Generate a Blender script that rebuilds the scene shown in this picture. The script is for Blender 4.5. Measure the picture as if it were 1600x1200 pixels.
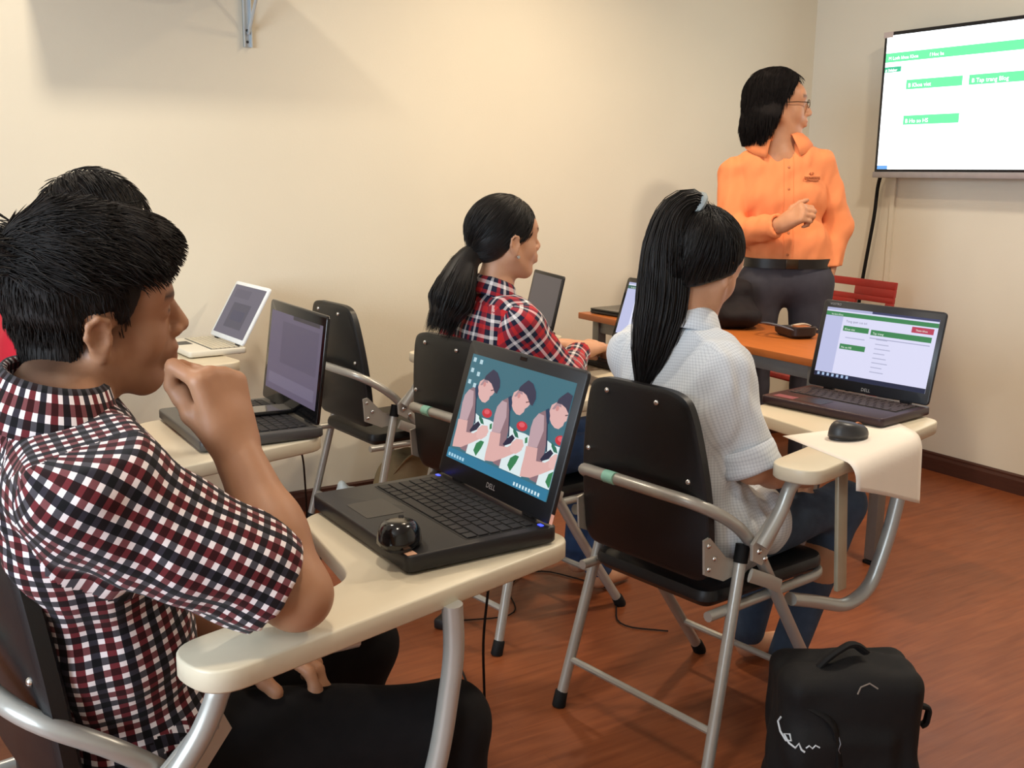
import bpy, bmesh, math, random
import numpy as np
from mathutils import Vector, Matrix
for o in list(bpy.data.objects): bpy.data.objects.remove(o, do_unlink=True)
SC = bpy.context.scene
COL = SC.collection
PI = math.pi
# ------------------------------------------------------------------ camera
F, TH, PHI, RO, CAMH = 1617.0, .19955, .5614, .0125, 1.28
_v = Vector((math.sin(PHI)*math.cos(TH), math.cos(PHI)*math.cos(TH), -math.sin(TH)))
_r = Vector((math.cos(PHI), -math.sin(PHI), 0)); _u = _r.cross(_v)
_r2 = _r*math.cos(RO) + _u*math.sin(RO); _u2 = _r2.cross(_v)
cam = bpy.data.cameras.new('camera'); cam.sensor_width = 36; cam.sensor_fit = 'HORIZONTAL'
cam.lens = F/1600*36; cam.clip_start = .02; cam.clip_end = 60
camo = bpy.data.objects.new('camera', cam); COL.objects.link(camo)
camo.matrix_world = Matrix(((_r2.x, _u2.x, -_v.x, 0), (_r2.y, _u2.y, -_v.y, 0), (_r2.z, _u2.z, -_v.z, CAMH), (0, 0, 0, 1)))
SC.camera = camo
# ------------------------------------------------------------------ world, lights, exposure
wd = bpy.data.worlds.new('sky'); SC.world = wd; wd.use_nodes = True
wd.node_tree.nodes['Background'].inputs[0].default_value = (.55, .72, 1, 1)
wd.node_tree.nodes['Background'].inputs[1].default_value = 1.6
def area(name, loc, target, sx, sy, power, color, spread=2.55):
    l = bpy.data.lights.new(name, 'AREA'); l.shape = 'RECTANGLE'; l.size = sx; l.size_y = sy
    l.energy = power; l.color = color; l.spread = spread
    o = bpy.data.objects.new(name, l); COL.objects.link(o); o.location = loc
    o.rotation_euler = (Vector(target)-Vector(loc)).to_track_quat('-Z', 'Y').to_euler(); return o
WARM = (1, .79, .54)
area('daylight_window', (-2.62, .55, 1.55), (0, .75, 1.0), 2.3, 1.4, 135, (.76, .89, 1), PI)
area('lamp_rear', (.45, 2.85, 2.56), (.45, 2.85, 0), .12, .12, 12, (1, .88, .72))
area('lamp_front', (2.2, 2.85, 2.56), (2.2, 2.85, 0), .12, .12, 12.5, WARM, 2.3)
area('lamp_side', (2.75, 1.5, 2.56), (2.75, 1.5, 0), .16, .16, 29, (1, .87, .70), PI)
area('lamp_near', (.45, .9, 2.56), (.45, .9, 0), .16, .16, 8, (1, .86, .68))
SC.view_settings.view_transform = 'Standard'; SC.view_settings.look = 'None'
SC.view_settings.exposure = 0.0; SC.view_settings.gamma = 1; SC.view_settings.use_curve_mapping = False
# ------------------------------------------------------------------ helpers
def lin(c):
    if isinstance(c, str):
        c = c.lstrip('#'); c = [int(c[i:i+2], 16)/255 for i in (0, 2, 4)]
    return tuple((x/12.92 if x <= .04045 else ((x+.055)/1.055)**2.4) for x in c)
MATS = {}
def pm(name, color, rough=.5, metal=0, spec=.5, var=.06, vscale=30, bump=0, bscale=200, emit=None, estr=0, alpha=None, coat=0, stretch=None):
    """procedural principled material: colour broken up by noise, optional bump"""
    if name in MATS: return MATS[name]
    m = bpy.data.materials.new(name); m.use_nodes = True; nt = m.node_tree; N = nt.nodes; L = nt.links
    b = N['Principled BSDF']; c = lin(color)
    b.inputs['Roughness'].default_value = rough; b.inputs['Metallic'].default_value = metal
    b.inputs['Specular IOR Level'].default_value = spec
    if coat: b.inputs['Coat Weight'].default_value = coat; b.inputs['Coat Roughness'].default_value = .15
    tc = N.new('ShaderNodeTexCoord'); mp = N.new('ShaderNodeMapping'); L.new(tc.outputs['Object'], mp.inputs[0])
    if stretch: mp.inputs['Scale'].default_value = stretch
    if var:
        n = N.new('ShaderNodeTexNoise'); n.inputs['Scale'].default_value = vscale; n.inputs['Detail'].default_value = 3
        L.new(mp.outputs[0], n.inputs[0])
        mr = N.new('ShaderNodeMapRange'); L.new(n.outputs[0], mr.inputs[0])
        mr.inputs['From Min'].default_value = .25; mr.inputs['From Max'].default_value = .75
        mr.inputs['To Min'].default_value = 1-var; mr.inputs['To Max'].default_value = 1+var
        mx = N.new('ShaderNodeVectorMath'); mx.operation = 'SCALE'; mx.inputs[0].default_value = c
        L.new(mr.outputs[0], mx.inputs['Scale']); L.new(mx.outputs[0], b.inputs['Base Color'])
    else: b.inputs['Base Color'].default_value = (*c, 1)
    if bump:
        n2 = N.new('ShaderNodeTexNoise'); n2.inputs['Scale'].default_value = bscale; L.new(mp.outputs[0], n2.inputs[0])
        bp = N.new('ShaderNodeBump'); bp.inputs['Strength'].default_value = bump; bp.inputs['Distance'].default_value = .002
        L.new(n2.outputs[0], bp.inputs['Height']); L.new(bp.outputs[0], b.inputs['Normal'])
    if emit is not None:
        b.inputs['Emission Color'].default_value = (*lin(emit), 1); b.inputs['Emission Strength'].default_value = estr
    if alpha is not None: b.inputs['Alpha'].default_value = alpha
    MATS[name] = m; return m
def em(color, s=1.0):
    """lit pixels of a screen"""
    key = 'lit_%s_%.2f' % (color, s)
    if key in MATS: return MATS[key]
    return pm(key, '#050505', .35, 0, .4, var=0, emit=color, estr=s)
def tag(o, label, cat, group=None):
    o['label'] = label; o['category'] = cat
    if group: o['group'] = group
    return o
def thing(name, label, cat, loc=(0, 0, 0), rotz=0, group=None, parent=None):
    o = bpy.data.objects.new(name, None); COL.objects.link(o); o.location = loc; o.rotation_euler = (0, 0, rotz)
    o.empty_display_size = .05
    return tag(o, label, cat, group)
def mobj(name, verts, faces, mat, parent=None, smooth=True, flat_angle=None):
    me = bpy.data.meshes.new(name); me.from_pydata([tuple(v) for v in verts], [], [tuple(f) for f in faces]); me.validate()
    if smooth:
        me.polygons.foreach_set('use_smooth', [True]*len(me.polygons))
        if flat_angle: me.set_sharp_from_angle(angle=math.radians(flat_angle))
    me.materials.append(mat)
    o = bpy.data.objects.new(name, me); COL.objects.link(o)
    if parent: o.parent = parent
    return o
def fillet(pts, r, n=6):
    P = [Vector(p) for p in pts]; out = [P[0]]
    for i in range(1, len(P)-1):
        a, b, c = P[i-1], P[i], P[i+1]; d1 = (a-b); d2 = (c-b)
        rr = min(r, d1.length*.49, d2.length*.49); s = b+d1.normalized()*rr; e = b+d2.normalized()*rr
        for k in range(n+1):
            t = k/n; out.append(s*(1-t)**2+b*2*t*(1-t)+e*t*t)
    out.append(P[-1]); return out
class MB:
    def __init__(s): s.v = []; s.f = []
    def add(s, verts, faces):
        o = len(s.v); s.v += [tuple(v) for v in verts]; s.f += [tuple(i+o for i in f) for f in faces]; return s
    def box(s, c, size, rot=None, bev=0, seg=2):
        bm = bmesh.new(); bmesh.ops.create_cube(bm, size=1)
        bmesh.ops.scale(bm, vec=size, verts=bm.verts)
        if bev: bmesh.ops.bevel(bm, geom=bm.edges[:], offset=bev, segments=seg, affect='EDGES', profile=.5)
        if rot is not None: bmesh.ops.rotate(bm, matrix=rot, verts=bm.verts)
        bmesh.ops.translate(bm, vec=c, verts=bm.verts); bm.verts.index_update()
        s.add([v.co for v in bm.verts], [[v.index for v in f.verts] for f in bm.faces]); bm.free(); return s
    def tube(s, path, r, n=10, caps=True, closed=False, flat=1.0, up=None):
        P = [Vector(p) for p in path]; m = len(P)
        R = r if hasattr(r, '__len__') else [r]*m
        T = []
        for i in range(m):
            if closed: t = P[(i+1) % m]-P[i-1]
            else: t = P[min(i+1, m-1)]-P[max(i-1, 0)]
            T.append(t.normalized())
        nrm = Vector(up) if up else (Vector((0, 0, 1)) if abs(T[0].z) < .9 else Vector((1, 0, 0)))
        nrm = (nrm-T[0]*nrm.dot(T[0])).normalized(); vs = []
        for i in range(m):
            nrm = (nrm-T[i]*nrm.dot(T[i])); nrm = nrm.normalized() if nrm.length > 1e-6 else T[i].orthogonal().normalized()
            b = T[i].cross(nrm)
            for k in range(n):
                a = 2*PI*k/n; vs.append(P[i]+nrm*math.cos(a)*R[i]*flat+b*math.sin(a)*R[i])
        fs = []
        for i in range(m if closed else m-1):
            j = (i+1) % m
            for k in range(n): k2 = (k+1) % n; fs.append((i*n+k, i*n+k2, j*n+k2, j*n+k))
        if caps and not closed: fs.append(tuple(range(n))[::-1]); fs.append(tuple((m-1)*n+k for k in range(n)))
        return s.add(vs, fs)
    def prism(s, outline, z0, z1, bev=0, M=None):
        """vertical prism on a 2D outline (counter-clockwise), top and bottom edges chamfered"""
        n = len(outline); O = [Vector((p[0], p[1])) for p in outline]
        def inset(b):
            r = []
            for i in range(n):
                d1 = (O[i]-O[i-1]).normalized(); d2 = (O[(i+1) % n]-O[i]).normalized()
                nn = Vector((-d1.y-d2.y, d1.x+d2.x)); nn = nn.normalized() if nn.length > 1e-6 else Vector((-d1.y, d1.x)); r.append(O[i]+nn*b)
            return r
        rings = [(inset(bev), z0), (O, z0+bev), (O, z1-bev), (inset(bev*.3), z1-bev*.3), (inset(bev), z1)] if bev else [(O, z0), (O, z1)]
        vs = [(p.x, p.y, z) for ring, z in rings for p in ring]; fs = []
        for i in range(len(rings)-1):
            for k in range(n): k2 = (k+1) % n; fs.append((i*n+k, i*n+k2, (i+1)*n+k2, (i+1)*n+k))
        fs.append(tuple(range(n))[::-1]); fs.append(tuple((len(rings)-1)*n+k for k in range(n)))
        if M is not None: vs = [M @ Vector(v) for v in vs]
        return s.add(vs, fs)
    def lathe(s, prof, n=16, M=None):
        vs = []; m = len(prof)
        for r, z in prof:
            for k in range(n): a = 2*PI*k/n; vs.append(Vector((r*math.cos(a), r*math.sin(a), z)))
        fs = [(i*n+k, i*n+(k+1) % n, (i+1)*n+(k+1) % n, (i+1)*n+k) for i in range(m-1) for k in range(n)]
        fs.append(tuple(range(n))[::-1]); fs.append(tuple((m-1)*n+k for k in range(n)))
        if M is not None: vs = [M @ v for v in vs]
        return s.add(vs, fs)
    def dome(s, c, axis, r, h):
        """rivet or bolt head"""
        q = Vector(axis).to_track_quat('Z', 'Y').to_matrix().to_4x4(); M = Matrix.Translation(c) @ q
        return s.lathe([(r, 0), (r*.95, h*.4), (r*.7, h*.8), (r*.3, h)], 10, M)
    def build(s, name, mat, parent=None, smooth=True, ang=40):
        return mobj(name, s.v, s.f, mat, parent, smooth, ang)
def rrect(x0, y0, x1, y1, r, n=5):
    o = []
    for cx, cy, a0 in ((x1-r, y1-r, 0), (x0+r, y1-r, 90), (x0+r, y0+r, 180), (x1-r, y0+r, 270)):
        for k in range(n+1): a = math.radians(a0+90*k/n); o.append((cx+r*math.cos(a), cy+r*math.sin(a)))
    return o
def smooth_outline(pts, n=5):
    """pts (x, y, corner radius) -> outline with filleted corners"""
    o = []; m = len(pts)
    for i in range(m):
        a = Vector(pts[i-1][:2]); b = Vector(pts[i][:2]); c = Vector(pts[(i+1) % m][:2]); r = pts[i][2]
        if r <= 0: o.append((b.x, b.y)); continue
        d1 = (a-b); d2 = (c-b); l1 = min(r, d1.length*.48); l2 = min(r, d2.length*.48); s = b+d1.normalized()*l1; e = b+d2.normalized()*l2
        for k in range(n+1): t = k/n; p = s*(1-t)**2+b*2*t*(1-t)+e*t*t; o.append((p.x, p.y))
    return o
def text_obj(name, body, size, mat, parent, M, extrude=.0003, align='LEFT'):
    cu = bpy.data.curves.new(name, 'FONT'); cu.body = body; cu.size = size; cu.extrude = extrude; cu.resolution_u = 2; cu.align_x = align
    t = bpy.data.objects.new(name, cu); COL.objects.link(t); bpy.context.view_layer.update()
    me = bpy.data.meshes.new_from_object(t.evaluated_get(bpy.context.evaluated_depsgraph_get()))
    bpy.data.objects.remove(t, do_unlink=True); bpy.data.curves.remove(cu)
    me.transform(M); me.materials.clear(); me.materials.append(mat)
    o = bpy.data.objects.new(name, me); COL.objects.link(o); o.parent = parent; return o
def dup(root, label, loc, rotz, group=None):
    r = root.copy(); COL.objects.link(r); r.location = loc; r.rotation_euler = (0, 0, rotz); r['label'] = label
    if group: r['group'] = group
    for ch in list(root.children):
        c = ch.copy(); COL.objects.link(c); c.parent = r
        for g in list(ch.children):
            d = g.copy(); COL.objects.link(d); d.parent = c
    return r
def rotx(a): return Matrix.Rotation(a, 3, 'X')
def roty(a): return Matrix.Rotation(a, 3, 'Y')
def rotz(a): return Matrix.Rotation(a, 3, 'Z')
# ------------------------------------------------------------------ shared materials
M_TUBE = pm('grey_lacquered_steel', '#b3b1aa', .32, .4, .5, .04, 20)
M_PLATE = pm('grey_plate_steel', '#b5b1a8', .4, .35, .5, .04, 20)
M_CHROME = pm('bolt_steel', '#dfe0e0', .22, 1, .5, 0)
M_VINYL = pm('black_vinyl', '#0e1013', .42, 0, .5, .12, 12, .12, 420)
M_RUB = pm('black_rubber', '#0c0c0d', .7, 0, .3, .1)
M_TAB = pm('cream_laminate', '#d8cdb4', .38, 0, .5, .025, 8)
M_PLAST = pm('black_plastic', '#17171a', .42, 0, .5, .08, 40, .05, 900)
M_GLOSS = pm('gloss_black_plastic', '#08080a', .16, 0, .6, 0)
M_KEY = pm('key_black', '#1d1c1e', .55, 0, .4, .08)
M_SILVER = pm('silver_print', '#b9bcc0', .35, .5, .5, 0)
M_WHITE = pm('white_print', '#dcdcdc', .6, 0, .3, 0)
# ================================================================== the room
RX0, RX1, RY0, RY1, RZ = -2.6, 4.0, -2.3, 3.654, 2.6
def struct(o): o['kind'] = 'structure'; return o
def floor_mat():
    m = bpy.data.materials.new('red_brown_laminate'); m.use_nodes = True; nt = m.node_tree; N = nt.nodes; L = nt.links; b = N['Principled BSDF']
    tc = N.new('ShaderNodeTexCoord')
    br = N.new('ShaderNodeTexBrick'); L.new(tc.outputs['Object'], br.inputs[0])
    br.inputs['Scale'].default_value = 1; br.inputs['Brick Width'].default_value = 1.2; br.inputs['Row Height'].default_value = .125
    br.inputs['Mortar Size'].default_value = .0012; br.inputs['Mortar Smooth'].default_value = .6; br.inputs['Bias'].default_value = 0
    br.inputs['Color1'].default_value = (.95, .95, .95, 1); br.inputs['Color2'].default_value = (1.05, 1.05, 1.05, 1); br.inputs['Mortar'].default_value = (.85, .85, .85, 1)
    mp = N.new('ShaderNodeMapping'); mp.inputs['Scale'].default_value = (2.2, 22, 1); L.new(tc.outputs['Object'], mp.inputs[0])
    n = N.new('ShaderNodeTexNoise'); n.inputs['Scale'].default_value = 2.2; n.inputs['Detail'].default_value = 6; n.inputs['Distortion'].default_value = .6; L.new(mp.outputs[0], n.inputs[0])
    cr = N.new('ShaderNodeValToRGB'); L.new(n.outputs[0], cr.inputs[0])
    cr.color_ramp.elements[0].position = .3; cr.color_ramp.elements[0].color = (*lin('#7a3f22'), 1)
    cr.color_ramp.elements[1].position = .72; cr.color_ramp.elements[1].color = (*lin('#93522f'), 1)
    n3 = N.new('ShaderNodeTexNoise'); n3.inputs['Scale'].default_value = 1.6; n3.inputs['Detail'].default_value = 3; L.new(tc.outputs['Object'], n3.inputs[0])
    mr = N.new('ShaderNodeMapRange'); L.new(n3.outputs[0], mr.inputs[0]); mr.inputs['To Min'].default_value = .86; mr.inputs['To Max'].default_value = 1.14
    v = N.new('ShaderNodeVectorMath'); v.operation = 'MULTIPLY'; L.new(cr.outputs[0], v.inputs[0]); L.new(br.outputs[0], v.inputs[1])
    v2 = N.new('ShaderNodeVectorMath'); v2.operation = 'SCALE'; L.new(v.outputs[0], v2.inputs[0]); L.new(mr.outputs[0], v2.inputs['Scale'])
    L.new(v2.outputs[0], b.inputs['Base Color'])
    b.inputs['Roughness'].default_value = .36; b.inputs['Specular IOR Level'].default_value = .45
    n2 = N.new('ShaderNodeTexNoise'); n2.inputs['Scale'].default_value = 9; n2.inputs['Detail'].default_value = 5; L.new(tc.outputs['Object'], n2.inputs[0])
    mr2 = N.new('ShaderNodeMapRange'); L.new(n2.outputs[0], mr2.inputs[0]); mr2.inputs['To Min'].default_value = .26; mr2.inputs['To Max'].default_value = .5
    L.new(mr2.outputs[0], b.inputs['Roughness']); return m
M_WALL = pm('cream_wall_paint', '#e6ddc8', .85, 0, .25, .02, 2.5, .12, 160)
M_WALLR = pm('pale_wall_paint', '#e6dfce', .85, 0, .25, .02, 2.5, .12, 160)
M_BASE = pm('dark_brown_baseboard', '#4a2a20', .45, 0, .5, .15, 6, stretch=(2, 2, 20))
M_CEIL = pm('white_ceiling_paint', '#e6e2d8', .9, 0, .2, .02, 3)
t = .12
struct(MB().box(((RX0+RX1)/2, (RY0+RY1)/2, -t/2), (RX1-RX0+2*t, RY1-RY0+2*t, t)).build('floor', floor_mat(), smooth=False))
struct(MB().box(((RX0+RX1)/2, (RY0+RY1)/2, RZ+t/2), (RX1-RX0+2*t, RY1-RY0+2*t, t)).build('ceiling', M_CEIL, smooth=False))
struct(MB().box(((RX0+RX1)/2, RY1+t/2, RZ/2), (RX1-RX0+2*t, t, RZ)).build('wall_back', M_WALL, smooth=False))
struct(MB().box((RX1+t/2, (RY0+RY1)/2, RZ/2), (t, RY1-RY0, RZ)).build('wall_right', M_WALLR, smooth=False))
struct(MB().box(((RX0+RX1)/2, RY0-t/2, RZ/2), (RX1-RX0+2*t, t, RZ)).build('wall_front', M_WALL, smooth=False))
wy0, wy1, wz0, wz1 = -.7, 1.8, .8, 2.3
w = MB(); xc = RX0-t/2
w.box((xc, (RY0+wy0)/2, RZ/2), (t, wy0-RY0, RZ)); w.box((xc, (wy1+RY1)/2, RZ/2), (t, RY1-wy1, RZ))
w.box((xc, (wy0+wy1)/2, wz0/2), (t, wy1-wy0, wz0)); w.box((xc, (wy0+wy1)/2, (wz1+RZ)/2), (t, wy1-wy0, RZ-wz1))
struct(w.build('wall_left', M_WALL, smooth=False))
w = MB()
for y in (wy0+.02, (wy0+wy1)/2, wy1-.02): w.box((xc, y, (wz0+wz1)/2), (.05, .04, wz1-wz0))
for z in (wz0+.02, wz1-.02): w.box((xc, (wy0+wy1)/2, z), (.05, wy1-wy0, .04))
struct(w.build('window_1', pm('white_window_frame', '#e4e4e0', .4), smooth=False))
def baseboard(name, axis):
    prof = [(0, 0), (.014, 0), (.014, .058), (.010, .07), (.010, .078), (.006, .084), (0, .084)]
    b = MB(); n = len(prof); vs = []
    for e in (0, 1):
        for d, z in prof:
            vs.append(((RX0, RX1)[e], RY1-d, z) if axis == 'b' else (RX1-d, (RY0, RY1-.014)[e], z))
    fs = [(k, (k+1) % n, n+(k+1) % n, n+k) for k in range(n)]+[tuple(range(n)), tuple(range(n, 2*n))[::-1]]
    return struct(b.add(vs, fs).build(name, M_BASE, smooth=False))
baseboard('baseboard_back', 'b'); baseboard('baseboard_right', 'r')
# ------------------------------------------------------------------ wall shelf with bracket (top of the picture)
sh = thing('wall_shelf', 'wall shelf held by a white metal bracket, upper left back wall', 'shelf', (1.2, RY1, 1.699))
M_BRK = pm('white_bracket_steel', '#c9d3da', .35, .3, .5, .03)
MB().box((-.33, -.165, .245), (.74, .33, .024), bev=.003).build('board', pm('shelf_board', '#8a6a4a', .5), sh)
b = MB(); b.box((0, -.004, .117), (.028, .005, .234), bev=.001); b.box((-.0125, -.010, .117), (.003, .014, .234)); b.box((.0125, -.010, .117), (.003, .014, .234))
br = b.build('bracket', M_BRK, sh)
b = MB(); b.box((0, -.14, .230), (.028, .28, .006), bev=.001); b.build('bracket_arm', M_BRK, br)
b = MB(); b.tube([(0.004, -.010, .045), (0.004, -.17, .225)], .006, 8); b.build('brace', M_BRK, br)
for z in (.018, .056):
    b = MB(); b.dome((0, -.0066, z), (0, -1, 0), .0048, .003); b.build('screw', pm('dark_screw', '#4a4a4c', .4, .8), br)
# ------------------------------------------------------------------ wall screen
TY, TZ0, TZ1, TX = 3.154, 1.304, 1.908, 4.0
TW = 1.12; TXF = TX-.115
tv = thing('wall_screen', 'large flat wall screen showing a web page with green bars', 'screen', (TX, TY-TW/2, TZ0))
dx = TXF-TX; hh = TZ1-TZ0
MB().box((dx/2-.012, 0, hh/2), (abs(dx)-.06, TW*.6, hh*.6), bev=.01).build('mount_case', M_PLAST, tv)
b = MB()
b.box((dx+.019, 0, hh/2), (.036, TW, hh), bev=.004); b.build('housing', pm('dark_screen_frame', '#15161c', .35), tv)
MB().box((dx+.014, 0, -.004), (.040, TW+.008, .026), bev=.004).build('lower_bezel', pm('grey_bezel', '#a9a3a6', .4, .3), tv)
# print on the panel, y runs to the right of the viewer as -y
px = dx-.0005; bez = .016
def tvrect(name, u0, v0, u1, v1, mat, lay, parent):
    """u from the left edge of the panel, v from its top, both 0..1"""
    W2 = TW-2*bez; H2 = hh-2*bez-.004; x = px-.0004*lay
    y = lambda u: TW/2-bez-u*W2; z = lambda v: hh-bez-v*H2
    return mobj(name, [(x, y(u0), z(v0)), (x, y(u0), z(v1)), (x, y(u1), z(v1)), (x, y(u1), z(v0))], [(0, 1, 2, 3)], mat, parent, False)
scr = tvrect('panel', 0, 0, 1, 1, em('#f4fbff', 2.6), 0, tv)
GR = em('#66dd98', 1.45); GR2 = em('#3dbb8c', 1.25)
tvrect('green_bar', 0, .130, 1, .198, GR, 1, scr)
tvrect('green_tab', 0, .232, .078, .272, GR2, 1, scr)
tvrect('green_bar', .108, .338, .358, .408, GR, 1, scr); tvrect('green_bar', .385, .338, .80, .408, GR, 1, scr)
tvrect('green_bar', .108, .600, .358, .668, GR, 1, scr)
tvrect('taskbar_icon', .0, .972, .05, 1, em('#6da8e8', 1.2), 1, scr)
def tvtext(s, u, v, size):
    W2 = TW-2*bez; H2 = hh-2*bez
    M = Matrix.Translation((px-.0012, TW/2-bez-u*W2, hh-bez-v*H2)) @ Matrix.Rotation(-PI/2, 4, 'Z') @ Matrix.Rotation(PI/2, 4, 'X')
    text_obj('lettering', s, size, em('#ffffff', 2.4), scr, M, .0001)
tvtext('M Loth khoa Khoa', .015, .180, .020)
tvtext('f Hoc ba', .205, .180, .020); tvtext('# Sidebar', .004, .264, .016)
tvtext('B Khoa viet', .118, .390, .024); tvtext('B Tap trang Blog', .397, .390, .024); tvtext('B Ho so HS', .118, .650, .024)
MB().box((dx-.001, TW/2-.022, hh-.012), (.002, .048, .024)).build('corner_sticker', pm('pale_sticker', '#cdbdb8', .6), tv, False)
b = MB(); b.box((-.006, TW/2-.03, -.32), (.012, .022, .62)); b.build('cable_duct', M_WALLR, tv, False)
# cable hanging from the screen
cb = [(TX-.06, 3.135, 1.36), (TX-.035, 3.19, 1.27), (TX-.035, 3.196, 1.12), (TX-.035, 3.213, .99), (TX-.035, 3.236, .81), (TX-.035, 3.27, .4), (TX-.04, 3.28, .03), (TX-.2, 3.22, .008)]
tag(MB().tube(fillet(cb, .05), .0085, 8).build('screen_cable', M_RUB), 'thick black cable hanging down the wall below the screen', 'cable')
# ================================================================== folding chairs with writing tablets
HEAD = math.radians(8)
def tablet_outline():
    return smooth_outline([(.0, .0, .055), (.67, .0, .05), (.67, .405, .05), (.415, .405, .045), (.31, .125, .05), (.20, .115, .06), (.0, .112, .055)], 7)
def make_chair(label, loc, rz, group, jdx=0.0, sticker=True, bar=True, jdy=0.0):
    c = thing('tablet_chair', label, 'chair', loc, rz, group)
    def side(s):   # half of the long bent tube: front foot, pivot, behind the backrest
        return [(.255, s*.205, .012), (.10, s*.206, .225), (-.085, s*.208, .50), (-.165, s*.208, .575), (-.245, s*.175, .622), (-.272, s*.09, .632)]
    path = side(-1)+[(-.276, 0, .634)]+side(1)[::-1]
    ff = MB().tube(fillet(path, .07, 5), .0138, 12).build('front_frame', M_TUBE, c)
    for s in (-1, 1):
        MB().lathe([(.0165, 0), (.0175, .004), (.0165, .035), (.0145, .038)], 12, Matrix.Translation((.262, s*.205, 0)) @ Matrix.Rotation(-.55, 4, 'Y')).build('foot_cap', M_RUB, ff)
        lg = MB().tube([(-.243, s*.228, .012), (-.125, s*.2, .488)], .0132, 12).build('rear_leg', M_TUBE, c)
        MB().lathe([(.016, 0), (.017, .004), (.016, .038), (.0135, .041)], 12, Matrix.Translation((-.246, s*.2285, 0)) @ Matrix.Rotation(.24, 4, 'Y')).build('foot_cap', M_RUB, lg)
        MB().tube([(-.128, s*.2, .476), (-.119, s*.198, .514)], .0155, 12).build('pivot_cap', M_RUB, lg)
        # side plate joining the tubes
        o = [(-.128, .488), (-.095, .470), (-.02, .560), (-.034, .592), (-.058, .588), (-.130, .524)]
        M = Matrix(((1, 0, 0, 0), (0, 0, 1, s*.228), (0, 1, 0, 0), (0, 0, 0, 1)))
        pl_ = MB().prism(o if s < 0 else o, -.004, .004, .001, M).build('side_plate', M_PLATE, c, ang=30)
        for (x, z) in ((-.108, .505), (-.045, .572), (-.085, .484)):
            MB().dome((x, s*.232, z), (0, s, 0), .007, .005).build('rivet', M_CHROME, pl_)
        # bracket riveted on the back of the backrest
        o = [(-.238, .545), (-.222, .548), (-.165, .492), (-.128, .478), (-.130, .446), (-.170, .442), (-.232, .470)]
        M = Matrix(((1, 0, 0, 0), (0, 0, 1, s*.188), (0, 1, 0, 0), (0, 0, 0, 1)))
        bk = MB().prism(o, -.003, .003, .001, M).build('back_bracket', M_PLATE, c, ang=30)
        for (x, z) in ((-.226, .532), (-.205, .500), (-.222, .480)):
            MB().dome((x, s*.192, z), (0, s, 0), .006, .004).build('rivet', M_CHROME, bk)
        # link between rear leg and seat
        MB().tube([(-.12, s*.222, .452), (-.06, s*.224, .425), (-.012, s*.222, .40)], .016, 10, flat=.3, up=(0, 1, 0)).build('link_arm', M_PLATE, c)
    MB().tube([(-.217, -.222, .12), (-.217, .222, .12)], .0085, 8).build('rear_stretcher', M_TUBE, c)
    MB().tube([(.18, -.205, .115), (.18, .205, .115)], .0085, 8).build('front_stretcher', M_TUBE, c)
    # seat: padded slab on a tube hoop
    st = [(-.20, -.185), (.16, -.20), (.235, -.15), (.235, .15), (.16, .20), (-.20, .185)]
    MB().prism(smooth_outline([(-.20, -.175, .04), (.225, -.195, .06), (.225, .195, .06), (-.20, .175, .04)], 6), .374, .417, .016).build('seat', M_VINYL, c)
    MB().tube(fillet([(-.215, -.19, .372), (.19, -.195, .372), (.238, -.14, .372), (.238, .14, .372), (.19, .195, .372), (-.215, .19, .372)], .05), .0115, 10).build('seat_frame', M_TUBE, c)
    # backrest: tapering padded panel, leaning and gently curved
    bo = smooth_outline([(-.185, .44, .045), (.185, .44, .045), (.188, .62, .1), (.155, .80, .10), (.125, .848, .06), (-.125, .848, .06), (-.155, .80, .10), (-.188, .62, .1)], 6)
    vs = []
    for d, ins in ((0, .010), (.006, 0), (.024, 0), (.030, .010)):
        cx, cz = 0, .65
        for y, z in bo:
            f = 1-ins/.2; yy = y*f; zz = cz+(z-cz)*f
            x = -.19-(.04)*((zz-.44)/.4)+.16*yy*yy*8*.12-d*1.0
            vs.append((x, yy, zz))
    n = len(bo); fs = [(i*n+k, i*n+(k+1) % n, (i+1)*n+(k+1) % n, (i+1)*n+k) for i in range(3) for k in range(n)]
    fs += [tuple(range(n))[::-1], tuple(3*n+k for k in range(n))]
    bk = MB().add(vs, fs).build('backrest', M_VINYL, c)
    for y, z in ((.085, .82), (-.06, .817), (.155, .672), (-.140, .660)):
        MB().dome((-.2195-.04*(z-.44)/.4+.1536*y*y, y, z), (-1, 0, .1), .0065, .005).build('bolt', M_CHROME, bk)
    # arm tube, tablet, support
    MB().tube(fillet([(-.105, -.235, .518), (-.060, -.247, .585), (-.036, -.252, .655), (.03, -.268, .664), (.14, -.285, .664)], .045, 6), .0155, 12).build('arm_tube', M_TUBE, c)
    tb = MB().prism(tablet_outline(), -.017, .014, .0035).build('tablet', M_TAB, c, ang=50)
    tb.location = (-.095, -.345, .686); tb.rotation_euler = (0, 0, math.radians(7))
    MB().tube(fillet([(.40+jdx, -.265+jdy, .675), (.405+jdx, -.265+jdy, .60), (.375+jdx*.9, -.255+jdy, .44), (.335+jdx*.8, -.24+jdy*.9, .31), (.26+jdx*.5, -.225+jdy*.3, .278), (.17, -.21, .31), (.06, -.205, .345)], .06, 6), .0175, 12, flat=.85).build('tablet_support', M_TUBE, c)
    if bar: MB().box((.150, -.262, .52), (.038, .012, .31), rot=rotx(-.07), bev=.004).build('support_bar', pm('beige_steel', '#b3a88f', .4, .2), c)
    MB().box((.150, -.245, .672), (.12, .06, .004), bev=.001).build('mount_plate', M_PLATE, c)
    if sticker:
        MB().tube([(-.2765, .062, .6335), (-.2775, .03, .634)], .0146, 12).build('maker_sticker', pm('pale_green_sticker', '#9ad7c4', .5), c)
    return c
GC = 'folding tablet chairs'
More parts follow.
